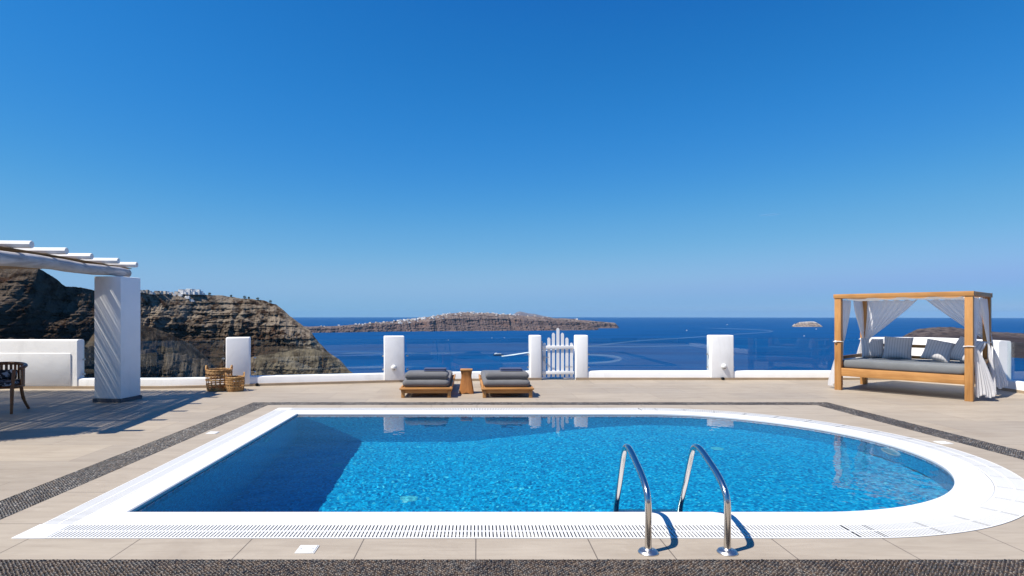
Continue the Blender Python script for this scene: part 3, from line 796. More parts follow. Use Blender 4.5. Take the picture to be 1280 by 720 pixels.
def lounger(x, y, rz, label):
    t = thing('sun_lounger', label, 'sun lounger', (x, y, 0), rz, 'low teak sun loungers by the parapet')
    # local: y = 0 at the foot end, towards +y the sea
    Wd = .93; L = 2.05
    box('foot_rail', (0, .03, .165), (Wd+.03, .10, .034), wood_x, t, .008)
    box('foot_apron', (0, .045, .115), (Wd-.05, .028, .068), wood_x, t, .004)
    for s_ in (-1, 1):
        box('side_rail', (s_*(Wd/2-.018), L/2+.04, .150), (.034, L-.06, .095), wood_y, t, .005)
        for yy in (.045, L-.05):
            box('leg', (s_*(Wd/2-.045), yy, .062), (.062, .062, .124), wood_z, t, .005)
        box('arm_board', (s_*(Wd/2+.004), L-.42, .205), (.028, .78, .05), wood_y, t, .005)
    box('head_rail', (0, L, .165), (Wd, .05, .09), wood_x, t, .006)
    bm = bmesh.new()
    for k in range(17): add_box(bm, (0, .14+k*.115, .172), (Wd-.07, .075, .018), .003, 1)
    bmobj('slats', bm, wood_x, t)
    cushion('mattress', .86, L-.06, .135, fab_grey, t, (-.01, L/2+.02, .252), r=.062)
    cushion('folded_pad', .80, .46, .140, fab_grey, t, (0, .32, .388), r=.068, puff=.006)
    return t
lounger(-.935, 10.58, R_(.6), 'teak sun lounger with grey mattress, left of the wooden stool')
lounger(.545, 10.58, R_(1.2), 'teak sun lounger with grey mattress, right of the wooden stool')
def towel(x, y, z, rz, label):
    t = thing('folded_towel', label, 'towel', (x, y, z), rz, 'folded navy towels on the loungers')
    cushion('lower_fold', .41, .25, .026, fab_navy, t, (0, 0, .014), r=.012); cushion('upper_fold', .405, .245, .026, fab_navy, t, (0, .003, .041), r=.012)
towel(-.79, 10.90, .462, R_(1), 'folded navy towel on the left sun lounger')
towel(.62, 10.90, .462, R_(2), 'folded navy towel on the right sun lounger')

# stool
st = thing('wooden_stool', 'carved hourglass teak stool between the two loungers', 'side table', (-.215, 11.25, 0))
V = []; Fc = []; prof = [(.142, 0), (.140, .05), (.128, .12), (.116, .2), (.102, .28), (.098, .32), (.100, .36), (.108, .40), (.112, .435)]
bm = bmesh.new(); rings = []
for r, z in prof:
    ring_ = []
    for k in range(24):
        a = 2*math.pi*k/24+math.pi/4; c_, s_ = math.cos(a), math.sin(a); e = 5
        q = (abs(c_)**e+abs(s_)**e)**(-1/e); xx, yy = q*c_*r, q*s_*r
        zz = z
        if z < .01: zz = .03*math.exp(-(min(abs(xx), abs(yy))/.05)**2)
        ring_.append(bm.verts.new((xx, yy, zz)))
    rings.append(ring_)
for A, B in zip(rings, rings[1:]):
    for k in range(24): bm.faces.new((A[k], A[(k+1) % 24], B[(k+1) % 24], B[k]))
bm.faces.new(rings[0][::-1]); bm.faces.new(rings[-1]); bmobj('body', bm, wood_red, st)
box('seat_board', (0, 0, .450), (.235, .235, .03), wood_x, st, .007)

# ------------------------------------------------------------------ daybed
DB = Vector((7.19, 11.77)); ang = -R_(50)+0; 
uvec = Vector((1.37, -1.63)).normalized(); ang = math.atan2(uvec.y, uvec.x)
BL, BW, BH = 2.16, 1.62, 1.92
db = thing('daybed', 'square teak canopy daybed with white curtains and grey mattress', 'daybed', (DB.x, DB.y, 0), ang)
pw = .115
def dbox(name, a, b, m, bev=.005, parent=db):
    c = [(a[i]+b[i])/2 for i in range(3)]; s_ = [abs(b[i]-a[i]) for i in range(3)]; return box(name, c, s_, m, parent, bev)
for (a, b) in ((0, 0), (BL-pw, 0), (0, BW-pw), (BL-pw, BW-pw)):
    dbox('post', (a, b, 0), (a+pw, b+pw, BH-.085), wood_z)
T0 = BH-.085
dbox('top_rail', (-.015, -.012, T0+.001), (BL+.015, pw+.008, BH), wood_x)
dbox('top_rail', (-.015, BW-pw-.008, T0+.001), (BL+.015, BW+.012, BH), wood_x)
dbox('top_rail', (-.012, pw+.010, T0+.003), (pw+.008, BW-pw-.010, BH-.002), wood_y)
dbox('top_rail', (BL-pw-.008, pw+.010, T0+.003), (BL+.012, BW-pw-.010, BH-.002), wood_y)
dbox('front_apron', (pw+.002, .012, .285), (BL-pw-.002, .052, .445), wood_x)
dbox('back_apron', (pw+.002, BW-.052, .285), (BL-pw-.002, BW-.012, .445), wood_x)
for s_ in (0, 1):
    x = .012 if s_ == 0 else BL-.052
    dbox('side_apron', (x, pw+.002, .285), (x+.04, BW-pw-.002, .445), wood_y)
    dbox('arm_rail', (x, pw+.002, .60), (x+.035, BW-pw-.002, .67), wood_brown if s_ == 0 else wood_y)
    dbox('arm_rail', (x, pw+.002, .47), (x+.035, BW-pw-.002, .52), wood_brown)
for z in (.60, .83): dbox('back_rail', (pw+.002, BW-.05, z), (BL-pw-.002, BW-.02, z+.062), wood_x)
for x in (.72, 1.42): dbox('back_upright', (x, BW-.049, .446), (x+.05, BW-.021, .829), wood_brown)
bm = bmesh.new()
for k in range(14): add_box(bm, (BL/2, .12+k*.105, .43), (BL-.12, .07, .018), .002, 1)
bmobj('bed_slats', bm, wood_x, db)
cushion('mattress', BL-.14, BW-.18, .155, m_fabric('daybed_canvas', (.165, .175, .182)), db, (BL/2, BW/2-.0, .522), r=.03)
# cloth
def m_voile():
    M = MT('white_voile'); M.n.remove(M.b)
    d = M.n.new('ShaderNodeBsdfDiffuse'); d.inputs[0].default_value = (.86, .86, .87, 1)
    t = M.n.new('ShaderNodeBsdfTranslucent'); t.inputs[0].default_value = (.86, .85, .86, 1)
    tr = M.n.new('ShaderNodeBsdfTransparent'); a = M.n.new('ShaderNodeMixShader'); a.inputs[0].default_value = .42; b = M.n.new('ShaderNodeMixShader'); b.inputs[0].default_value = .10
    M.l(d.outputs[0], a.inputs[1]); M.l(t.outputs[0], a.inputs[2]); M.l(a.outputs[0], b.inputs[1]); M.l(tr.outputs[0], b.inputs[2]); M.l(b.outputs[0], M.out.inputs[0]); return M.m
voile = m_voile()
def m_canopy():
    M = MT('canopy_cotton'); M.n.remove(M.b)
    d = M.n.new('ShaderNodeBsdfDiffuse'); d.inputs[0].default_value = (.80, .80, .80, 1)
    t = M.n.new('ShaderNodeBsdfTranslucent'); t.inputs[0].default_value = (.6, .6, .6, 1); a = M.n.new('ShaderNodeMixShader'); a.inputs[0].default_value = .2
    M.l(d.outputs[0], a.inputs[1]); M.l(t.outputs[0], a.inputs[2]); M.l(a.outputs[0], M.out.inputs[0]); return M.m
canopy_m = m_canopy()
def curtain(A, B, T, zt, ztie, bot, spread_dir, spread, seedv, pl=.022, nb=9):
    """from top edge A-B (xy) gathered at the tie T (xy) at height ztie, then falling to bot, spread along spread_dir"""
    A, B, T, sd = Vector(A), Vector(B), Vector(T), Vector(spread_dir).normalized()
    NS, NT1, NT2 = 90, 36, 26; V = []; nrm = Vector((-(B-A).y, (B-A).x)).normalized(); rr = random.Random(seedv)
    ph = [rr.uniform(0, 6) for _ in range(6)]
    for j in range(NT1+NT2+1):
        for i in range(NS+1):
            s_ = i/NS; pleat = math.sin(s_*nb*2*math.pi+ph[0])+.35*math.sin(s_*nb*4.6*math.pi+ph[1])
            if j <= NT1:
                t = j/NT1; top = A.lerp(B, s_); e = t**(1.35 if s_ > .5 else 1.15)
                tie = T+(B-A).normalized()*(s_-.5)*.07
                p = top.lerp(tie, e*(1-.0*s_)); 
                zz_top = zt-.035*abs(math.sin(s_*math.pi*5))
                dist = (top-T).length
                sag = .10*math.sin(math.pi*t)*min(1, dist)
                z = zz_top+(ztie-zz_top)*(t**(1.0+.25*min(dist, 1))) - sag*.0
                amp = pl*(1-.45*t)*(.35+.65*min(1, t*3))
            else:
                t = (j-NT1)/NT2; tie = T+(B-A).normalized()*(s_-.5)*.07
                tgt = T+sd*(spread*(s_+.1)); p = tie.lerp(tgt, min(1, t*1.1)**.7); z = ztie+(bot+.03*math.sin(s_*9+ph[2])-ztie)*t; amp = pl*(.55+.75*t)
            q = p+nrm*pleat*amp+Vector((nrm.y, -nrm.x))*.3*amp*math.cos(s_*nb*2*math.pi)
            V.append((q.x, q.y, z))
    o = npobj('curtain', np.array(V), gridq(NS+1, NT1+NT2+1), voile, db)
    bm = bmesh.new(); m = 18
    return o
def tie(x, y, z, wx=pw, wy=pw):
    pts = []; r = .012
    for (a, b) in ((-r, -r), (wx/2, -r*1.3), (wx+r, -r), (wx+r*1.3, wy/2), (wx+r, wy+r), (wx/2, wy+r), (-r, wy+r), (-r, wy/2)): pts.append((x+a, y+b, z+.008*math.sin(a*20+b*9)))
    tube('tie_band', pts, .009, MT('tie_cord', (.75, .74, .72), .8).m, db, 6, True)
def knot(x, y, z):
    bm = bmesh.new(); bmesh.ops.create_icosphere(bm, subdivisions=2, radius=.024, matrix=Matrix.Translation((x, y, z))); bmobj('knot', bm, white_paint, db)
zt = T0+.0
yb = BW-.035; xl_, xr_ = .04, BL-.04
curtain((.10, yb-.03), (1.02, yb-.03), (.13, BW-pw-.03), zt, .98, .45, (.4, -1), .14, 1, .018, 8)
curtain((BL-.10, yb-.03), (BL-1.02, yb-.03), (BL+.005, BW-pw/2-.02), zt, .98, .13, (.6, .5), .26, 2, .018, 8)
curtain((xl_, .16), (xl_, .85), (.11, pw+.05), zt, 1.0, .08, (-1, .25), .26, 3, .026, 5)
curtain((xl_, BW-.14), (xl_, .95), (.07, BW-pw-.02), zt, 1.0, .45, (-1, .1), .14, 4, .022, 5)
curtain((xr_, .14), (xr_, .70), (BL+.0, pw+.02), zt, .94, .09, (.75, .6), .28, 5, .022, 6)
curtain((xr_, BW-.10), (xr_, .85), (BL-.02, BW-pw-.04), zt, .98, .13, (.5, -.5), .12, 6, .022, 5)
tie(0, 0, .97); tie(BL-pw, 0, .955); tie(0, BW-pw, .98); tie(BL-pw, BW-pw, .98); knot(.03, -.02, .97); knot(.0, .06, .975)
# roof cloth, sagging in scallops between its ties
NX_, NY_ = 120, 60; V = []
for j in range(NY_+1):
    for i in range(NX_+1):
        s_, t = i/NX_, j/NY_
        sc = abs(math.sin(s_*math.pi*4.0))
        x = pw+(BL-2*pw)*s_; y0 = .05+.26*sc; y1 = BW-.08-.05*abs(math.sin(s_*math.pi*5+.4)); y = y0+(y1-y0)*t
        x += (.5-s_)*.12*abs(math.sin(t*math.pi*3))
        z = T0+.012-.035*math.sin(math.pi*t)-.02*abs(math.sin(t*math.pi*3))*abs(2*s_-1)-.028*(1-t)**4*sc
        V.append((x, y, z))
npobj('canopy_cloth', np.array(V), gridq(NX_+1, NY_+1), canopy_m, db)
# pillows (lie loose on the bed)
def m_stripe():
    M = MT('striped_pillow', rough=.9, spec=.2); t = M.n.new('ShaderNodeTexCoord'); sp = M.n.new('ShaderNodeSeparateXYZ'); M.l(t.outputs['Object'], sp.inputs[0])
    f = M.math('PINGPONG', sp.outputs[0], .0225); g = M.math('LESS_THAN', f, .0035)
    M.base(M.mix(g, (.56, .55, .55), (.33, .32, .335))); M.bump(M.noise(9, 4), .4, .012); M.b.inputs['Sheen Weight'].default_value = .2; return M.m
stripe = m_stripe()
def pillow(lx, ly, lz, lean, rz, roll, label, sz=.50, th=.20):
    c = db.matrix_basis.copy(); M = Matrix.Translation((DB.x, DB.y, 0)) @ Matrix.Rotation(ang, 4, 'Z')
    pos = M @ Vector((lx, ly, lz)); N_ = 26; V = []; Fc = []
    for side in (1, -1):
        for j in range(N_+1):
            for i in range(N_+1):
                a, b = 2*i/N_-1, 2*j/N_-1
                d = (max(0, 1-abs(a)**2.6)*max(0, 1-abs(b)**2.6))**.5
                pin = 1-.10*(a*a*b*b) - .06*(1-abs(a))*abs(b)**3*0
                edge = 1-.07*(1-a*a)*(abs(b)**4)-.0
                ex = a*sz/2*(1-.07*(1-b*b)*abs(a)**4); ez = b*sz/2*(1-.07*(1-a*a)*abs(b)**4)
                V.append((ex, side*d*th/2+.006*float(perlin(a*2.2+lx*3, b*2.2, side*1.0))*d, ez+sz/2))
    n2 = (N_+1)**2
    for s_ in (0, 1):
        for j in range(N_):
            for i in range(N_):
                k = s_*n2+j*(N_+1)+i; f = (k, k+1, k+N_+2, k+N_+1); Fc.append(f if s_ else f[::-1])
    bm = bmesh.new(); vs = [bm.verts.new(v) for v in V]
    for f in Fc: bm.faces.new([vs[q] for q in f])
    bmesh.ops.remove_doubles(bm, verts=bm.verts, dist=.0012)
    o = bmobj('pillow', bm, stripe); o.rotation_mode = 'ZXY'
    o.matrix_basis = Matrix.Translation(pos) @ Matrix.Rotation(ang+rz, 4, 'Z') @ Matrix.Rotation(lean, 4, 'X') @ Matrix.Rotation(roll, 4, 'Y')
    tag(o, label, 'pillow', 'grey striped pillows on the daybed')
PZ = .595
pillow(.34, 1.20, PZ, R_(-20), R_(38), R_(3), 'striped grey pillow leaning at the far left corner of the daybed', .44)
pillow(.74, 1.22, PZ, R_(-24), R_(8), R_(2), 'striped grey pillow, second from the left on the daybed', .50)
pillow(1.42, .98, PZ+.03, R_(-34), R_(12), R_(14), 'striped grey pillow tilted in front, third from the left on the daybed', .46)
pillow(1.80, 1.00, PZ+.02, R_(-26), R_(-22), R_(12), 'striped grey pillow propped at the right end of the daybed', .50)

# ------------------------------------------------------------------ dining chair
ch = thing('armchair', 'dark slatted barrel-back wooden armchair with patterned cushion', 'chair', (-7.40, 9.005, 0), R_(18.7))
ch.scale = (1.15, 1.15, 1.0)
pat = MT('black_white_cushion', rough=.8); pat.base(pat.ramp(pat.noise(16, 2), [(.52, (.02, .02, .025)), (.60, (.45, .47, .52))])); pat = pat.m
# local: back towards +y? back at (0,+.26), seat faces -y
rb = .29
def arcp(a, r, z): return (r*math.sin(a), r*math.cos(a)*.92, z)
tube('top_rail', [arcp(a, rb+.01, .735-.055*(abs(a)/1.9)**2) for a in np.linspace(-1.95, 1.95, 40)], .026, wood_dark, ch, 10)
tube('seat_frame', [arcp(a, rb-.02, .40) for a in np.linspace(-2.1, 2.1, 34)]+[arcp(-2.1, rb-.02, .40)], .026, wood_dark, ch, 8)
for k, a in enumerate(np.linspace(-1.75, 1.75, 19)):
    p, q = Vector(arcp(a, rb-.015, .40)), Vector(arcp(a, rb+.008, .72-.055*(abs(a)/1.9)**2))
    d = Vector(arcp(a, 1, 0)).normalized(); rot = Matrix.Rotation(-a, 4, 'Z')
    box('back_slat', (p+q)/2, (.034, .013, (q-p).length), wood_dark, ch, .003, 1, rot)
for (x, y, s_) in ((-.20, .17, 1), (.20, .17, 1)):
    tube('leg', smooth_path([(x*1.35, y*1.4, 0), (x*1.1, y*1.15, .18), (x, y, .40)], 5), [.019]*5+[.022]*5+[.024], wood_dark, ch, 8)
for x in (-.225, .225):
    tube('leg', [(x, -.20, 0), (x*1.02, -.19, .40), (x*1.08, -.165, .67)], [.018, .024, .02], wood_dark, ch, 8)
cushion('seat_cushion', .46, .44, .07, pat, ch, (0, -.01, .455), r=.03)
cushion('back_cushion', .30, .15, .06, pat, ch, (0, .19, .565), Matrix.Rotation(R_(80), 4, 'X'), r=.03)

# ------------------------------------------------------------------ hotel building behind the camera (seen in the glass)
hb = thing('hotel_building', 'white plastered terrace building behind the pool, with dark doorways', 'building', (1.0, -6.2, 0))
box('wall', (1.0, -6.4, 1.7), (20, 3.4, 3.4), mat_white, hb, .05, 2, None, True)
for x in (-5, -1.5, 4.0, 8.0):
    f = box('door', (x, -4.69, 1.05), (1.3, .06, 2.1), MT('dark_door_glass', (.03, .05, .07), .08).m, hb, .01, 1, None, True)
    for s_ in (-1, 1): 
        q = box('door_frame', (x+s_*.69, -4.67, 1.07), (.08, .09, 2.14), MT('blue_grey_frame', (.35, .4, .45), .5).m, hb, .006, 1, None, True)

# ------------------------------------------------------------------ sea and land
SEA = -218.5
def sea_mat():
    M = MT('deep_blue_sea', rough=.4, spec=.04)
    v = M.coords((1, 1, 1)); n = M.noise(.0006, 7, .66, M.coords((1, 4.5, 1)), dist=1.2); n2 = M.noise(.004, 5, .6, M.coords((1, 2.5, 1)))
    c = M.ramp(n, [(.34, (.0, .038, .135)), (.5, (.0, .054, .185)), (.66, (.002, .080, .24))])
    c = M.mix(.3, c, M.ramp(n2, [(.3, (.0, .034, .13)), (.7, (.001, .058, .19))])); M.base(c)
    M.bump(M.noise(.03, 4, .65, M.coords((1, 2, 1))), .7, 8.0); M.bump(M.noise(.35, 3, .6), .6, .8)
    nrm = M.b.inputs['Normal'].links[0].from_socket; col = M.b.inputs['Base Color'].links[0].from_socket
    d = M.n.new('ShaderNodeBsdfDiffuse'); g = M.n.new('ShaderNodeBsdfGlossy'); g.inputs['Roughness'].default_value = .3; g.inputs[0].default_value = (.7, .85, 1, 1); x = M.n.new('ShaderNodeMixShader'); x.inputs[0].default_value = .05
    M.l(col, d.inputs[0]); M.l(nrm, g.inputs['Normal']); M.l(nrm, d.inputs['Normal']); M.l(d.outputs[0], x.inputs[1]); M.l(g.outputs[0], x.inputs[2]); M.l(x.outputs[0], M.out.inputs[0]); M.n.remove(M.b)
    return M.m
sea_m = sea_mat()
NRr, NA = 40, 160; V = [(0, 0, SEA)]; Fc = []
rad_ = np.geomspace(60, 62000, NRr)
for r in rad_:
    for k in range(NA): a = 2*math.pi*k/NA; V.append((r*math.cos(a), r*math.sin(a), SEA))
for k in range(NA): Fc.append((0, 1+k, 1+(k+1) % NA))
for j in range(NRr-1):
    for k in range(NA): a = 1+j*NA; q = (k+1) % NA; Fc.append((a+k, a+NA+k, a+NA+q, a+q))
o = pyobj('sea', V, Fc, sea_m); tag(o, kind='structure')

def rock_mat(name, dark, mid, light, pale, zs=.09, sc=.012, haze=None, strata=.5, rim_=.88):
    M = MT(name, rough=.95, spec=.1)
    vs = M.coords((.25, .25, zs/ sc*.16)); n = M.noise(sc*9, 6, .65, vs, dist=.7)       # banding across height
    n2 = M.noise(sc*2.2, 7, .6); n3 = M.noise(sc*14, 6, .65)
    c = M.ramp(n2, [(.3, dark), (.48, mid), (.62, light), (.78, pale)])
    c2 = M.ramp(n, [(.36, dark), (.5, mid), (.66, light)])
    c = M.mix(strata, c, c2); c = M.mix(.45, c, M.ramp(n3, [(.35, dark), (.52, mid), (.7, light)]))
    gg = M.n.new('ShaderNodeNewGeometry'); sg = M.n.new('ShaderNodeSeparateXYZ'); M.l(gg.outputs['True Normal'], sg.inputs[0])
    flat = M.n.new('ShaderNodeMapRange'); flat.inputs[1].default_value = .62; flat.inputs[2].default_value = .86; M.l(sg.outputs[2], flat.inputs[0])
    rust = M.ramp(M.noise(sc*1.6, 5, .6, M.coords((1, 1, 2.5))), [(.52, (0, 0, 0)), (.66, (.55, .55, .55))]); c = M.mix(rust, c, (light[0]*1.15, light[1]*.82, light[2]*.62))
    c = M.mix(M.math('MULTIPLY', flat.outputs[0], .55), c, M.mix(.6, light, mid))
    # pale tuff near the rim
    a = M.n.new('ShaderNodeAttribute'); a.attribute_name = 'rim'
    e = M.math('MULTIPLY', a.outputs['Fac'], M.math('MULTIPLY', M.ramp(M.noise(sc*4, 6, .65), [(.40, (0, 0, 0)), (.56, (1, 1, 1))]), rim_))
    c = M.mix(e, c, pale)
    M.base(c); M.bump(M.noise(sc*30, 5, .7), .8, 2.0 if sc > .005 else 12); M.bump(n3, 1.0, 4.0 if sc > .005 else 20); return M.m

def landform(name, ctrl, run_dir, slope_run, nu, nv, amp, wl, mat, back=.5, strata=0.0, strata_h=12, zref=None, rough_top=2.0, prof=None, seedo=0, rim_from=-1e4):
    """ctrl: (px, py, D) along the skyline. A real slope from that ridge down to the sea, plus a back slope."""
    C = [P(*c) for c in ctrl]
    us_ = np.linspace(0, len(C)-1, nu); i0 = np.minimum(us_.astype(int), len(C)-2); t = us_-i0
    A = np.array([list(c) for c in C]); sm = t*t*(3-2*t)
    Rg = A[i0]*(1-t)[:, None]+A[i0+1]*t[:, None]
    # small ragged skyline
    s = np.cumsum(np.r_[0, np.linalg.norm(np.diff(Rg[:, :2], axis=0), axis=1)])
    Rg[:, 2] += rough_top*(fbm(s/(wl*.35)+seedo, s*0, s*0, 6, .6))
    H = np.maximum(Rg[:, 2]-(SEA-4), 0.0)
    v = np.linspace(0, 1, nv)
    d = np.array(run_dir, float); d /= np.linalg.norm(d)
    pz = np.interp(v, *zip(*(prof or [(0, 0), (1, 1)])))       # fraction of height lost at run fraction v
    X = Rg[None, :, 0]+d[0]*slope_run*(H[None, :]/220.)*v[:, None]
    Y = Rg[None, :, 1]+d[1]*slope_run*(H[None, :]/220.)*v[:, None]
    Z = Rg[None, :, 2]-H[None, :]*pz[:, None]
    Sx = np.repeat(s[None], nv, 0)+seedo*100
    fade = np.clip(v*7, 0, 1)[:, None]*np.clip(H/60, 0, 1)[None]
    gul = ridged(Sx/wl+.3*fbm(Sx/(wl*1.5), Z/(wl*1.5), Z*0, 3), Z/(wl*5)+seedo, Z*0+2.0, 6, .55)
    gul2 = fbm(Sx/(wl*.22), Z/(wl*.25), Z*0+5, 5, .6)
    big = fbm(Sx/(wl*3), Z/(wl*4), Z*0+8, 3, .5)
    side = fbm(Sx/(wl*.5), Z/(wl*2.6), Z*0+61, 4, .6)                        # narrow, nearly upright ribs
    lay = fbm(Sx/(wl*.28), Z/(wl*.045), Z*0+31, 4, .6)                       # thin beds
    grit = fbm(Sx/(wl*.07), Z/(wl*.05), Z*0+41, 4, .6)
    disp = amp*(1.25*(gul-.45)+.8*big+.6*side+.16*lay+.24*grit)*fade
    if strata:
        warp = .55*fbm(Sx/(wl*2.5), Z/(wl*4), Z*0+11, 3)+.12*fbm(Sx/(wl*.4), Z/(wl*.4), Z*0+12, 3)
        for hh_, ww in ((strata_h, 1.0), (strata_h*.37, .42), (strata_h*.15, .16)):
            q = Z/hh_+warp*strata_h/hh_+hh_; fr_ = q-np.floor(q)
            st_ = np.where(fr_ < .72, -.5+fr_/.72*.35, -.15+(fr_-.72)/.28*.65)
            msk = np.clip(fbm(Sx/(wl*.8)+50+hh_, Z/(wl*.35), Z*0+21, 4)*4+.55, 0, 1)
            disp = disp-strata*ww*st_*fade*np.clip(1.25-1.1*np.maximum(0, pz[:, None]-.5)*2, .2, 1)*msk
    X += d[0]*disp; Y += d[1]*disp
    Z = Z+amp*.05*fbm(X/(wl*.3), Y/(wl*.3), Z*0, 4)*fade
    rim = np.clip(1.9-(pz[:, None]+.10*fbm(Sx/(wl*.6), Z/(wl*.6), Z*0+77, 4))*5.0, 0, 1)*np.clip((PX+F*Rg[:, 0]/Rg[:, 1]-rim_from)/40+.38, .38, 1)[None]
    # back slope
    nb = 8; vb = np.linspace(1, 0, nb, endpoint=False)
    Xb = Rg[None, :, 0]-d[0]*slope_run*back*vb[:, None]*(H/220)[None]; Yb = Rg[None, :, 1]-d[1]*slope_run*back*vb[:, None]*(H/220)[None]
    Zb = Rg[None, :, 2]-(H*1.0)[None]*vb[:, None]**1.6+0*Xb
    X = np.vstack([Xb, X]); Y = np.vstack([Yb, Y]); Z = np.vstack([Zb, Z]); rim = np.vstack([np.ones_like(Zb), rim])
    V = np.stack([X, Y, Z], -1).reshape(-1, 3)
    o = npobj(name, V, gridq(nu, nv+nb), mat, attrs={'rim': rim.ravel()}); o['kind'] = 'structure'
    return o, Rg, (X, Y, Z)

rock_near = rock_mat('dark_volcanic_rock', (.0045, .003, .002), (.020, .011, .0058), (.060, .034, .018), (.25, .205, .155))
cliff_prof = [(0, 0), (.04, .07), (.10, .16), (.2, .24), (.26, .33), (.4, .43), (.6, .58), (1, 1)]
cl, clR, clG = landform('caldera_cliff', [(-420, 318, 900), (-200, 325, 920), (-60, 331, 935), (10, 335, 945), (48, 336, 955), (62, 344, 970), (82, 357.5, 1000), (104, 359, 1030), (130, 365.5, 1070), (172, 364.5, 1160),
    (215, 366.5, 1240), (262, 368, 1290), (300, 372, 1320), (330, 375.5, 1330), (345, 381, 1330), (357, 391, 1325), (372, 402, 1315), (388, 413, 1305), (398, 428, 1295), (408, 438, 1290), (424, 450, 1280), (440, 466, 1270), (470, 500, 1255), (500, 535, 1245)],
    (.30, -.95), 360, 1500, 420, 76, 165, rock_near, strata=17, strata_h=26, rough_top=7, prof=cliff_prof, rim_from=135)
scree_m = rock_mat('brown_scree', (.014, .009, .005), (.030, .019, .011), (.045, .030, .018), (.10, .075, .05), strata=.1)
pale_cliff = rock_mat('pale_tuff', (.012, .008, .005), (.036, .025, .0145), (.085, .062, .037), (.17, .135, .092), strata=.35)
dark_rock = rock_mat('dark_lava_rock', (.006, .005, .004), (.02, .015, .012), (.05, .039, .030), (.12, .095, .075), strata=.2)
landform('scree_slope', [(95, 450, 800), (118, 415, 820), (140, 399, 840), (171, 404, 860), (192, 410, 890), (214, 418, 920), (236, 429, 950), (256, 444, 970), (270, 457, 980), (290, 478, 990), (310, 500, 1000)],
    (.5, -.85), 300, 500, 160, 14, 110, scree_m, strata=3, strata_h=18, rough_top=4, seedo=21, back=.25)
landform('lower_rocks', [(-60, 418, 560), (30, 424, 600), (100, 430, 650), (140, 436, 690), (171, 438, 720), (190, 437, 740), (205, 443, 760), (222, 441, 775), (240, 446, 790), (256, 450, 800), (270, 460, 810), (285, 475, 815), (300, 492, 820)],
    (.4, -.9), 260, 600, 160, 34, 70, dark_rock, strata=7, strata_h=12, rough_top=9, seedo=27, back=.25)
landform('pale_headland', [(255, 470, 960), (285, 456, 990), (310, 447, 1010), (335, 443, 1030), (352, 440, 1040), (372, 437, 1050), (392, 436, 1055), (406, 440, 1060), (418, 448, 1060), (430, 458, 1055), (442, 467, 1050), (470, 488, 1040), (500, 512, 1035)],
    (.25, -.95), 300, 600, 200, 30, 80, pale_cliff, strata=6, strata_h=13, rough_top=5, seedo=33, back=.25)
rock_far = rock_mat('island_rock', (.045, .031, .033), (.105, .076, .072), (.185, .14, .122), (.38, .32, .27), zs=.02, sc=.0022, rim_=.3)
isl, isR, isG = landform('distant_island', [(300, 404, 7400), (345, 408, 7400), (390, 408.2, 7500), (425, 407.2, 7700), (455, 404.5, 7900), (485, 402, 8100), (512, 399.5, 8300), (540, 395.5, 8500), (565, 391.5, 8700), (585, 390.3, 8800), (610, 391.3, 8850), (640, 393.5, 8900), (665, 395, 8900), (690, 397.2, 8950), (715, 398.5, 9000), (728, 400.5, 9050), (738, 404, 9050), (745, 409.5, 9050)],
    (.15, -1), 560, 1300, 110, 170, 420, rock_far, strata=22, strata_h=62, rough_top=14, prof=[(0, 0), (.25, .12), (.5, .3), (.62, .55), (.8, .75), (1, 1)], seedo=3, back=2.0)
landform('distant_headland', [(690, 400, 9900), (712, 399, 9950), (735, 400.5, 10000), (755, 402.3, 10050), (768, 403.3, 10100), (771, 407, 10100), (774, 410, 10100)],
    (.1, -1), 420, 300, 50, 90, 300, rock_far, strata=40, strata_h=60, rough_top=8, prof=[(0, 0), (.4, .2), (.6, .7), (1, 1)], seedo=6, back=2.0)
pale_rock = rock_mat('pale_islet_rock', (.16, .12, .10), (.26, .2, .16), (.36, .29, .24), (.55, .5, .44), zs=.02, sc=.0022)
landform('small_islet', [(991, 407.5, 11100), (994, 404.6, 11100), (1000, 402.6, 11120), (1010, 401.8, 11150), (1018, 402.0, 11150), (1021, 403.2, 11150), (1026, 406.4, 11100), (1028, 408, 11100)],
    (0, -1), 300, 260, 40, 40, 160, pale_rock, strata=20, strata_h=50, rough_top=4, seedo=8, back=1.5)
rock_lava = rock_mat('black_lava', (.012, .009, .010), (.028, .020, .020), (.05, .036, .034), (.11, .085, .075), zs=.02, sc=.006)
landform('lava_island', [(1116, 435.5, 3950), (1134, 418.5, 3950), (1150, 411, 4000), (1165, 409.3, 4000), (1188, 408.6, 4000), (1205, 411, 4000), (1218, 411.5, 3950), (1245, 415, 3900), (1290, 417, 3850), (1350, 415, 3800), (1450, 420, 3700)],
    (-.15, -1), 2300, 900, 300, 60, 160, rock_lava, strata=10, strata_h=14, rough_top=6, seedo=12, back=.2, prof=[(0, 0), (.12, .25), (.3, .42), (.6, .66), (.9, .9), (1, 1)])
landform('faint_far_island', [(636, 395.6, 40000), (642, 392.6, 40000), (646, 390.2, 40000), (650, 389.2, 40000), (655, 390.2, 40000), (660, 391.6, 40000), (668, 392.4, 40000), (680, 395, 40000), (690, 397, 40000)],
    (0, -1), 1200, 200, 20, 300, 1500, rock_far, rough_top=15, seedo=15)

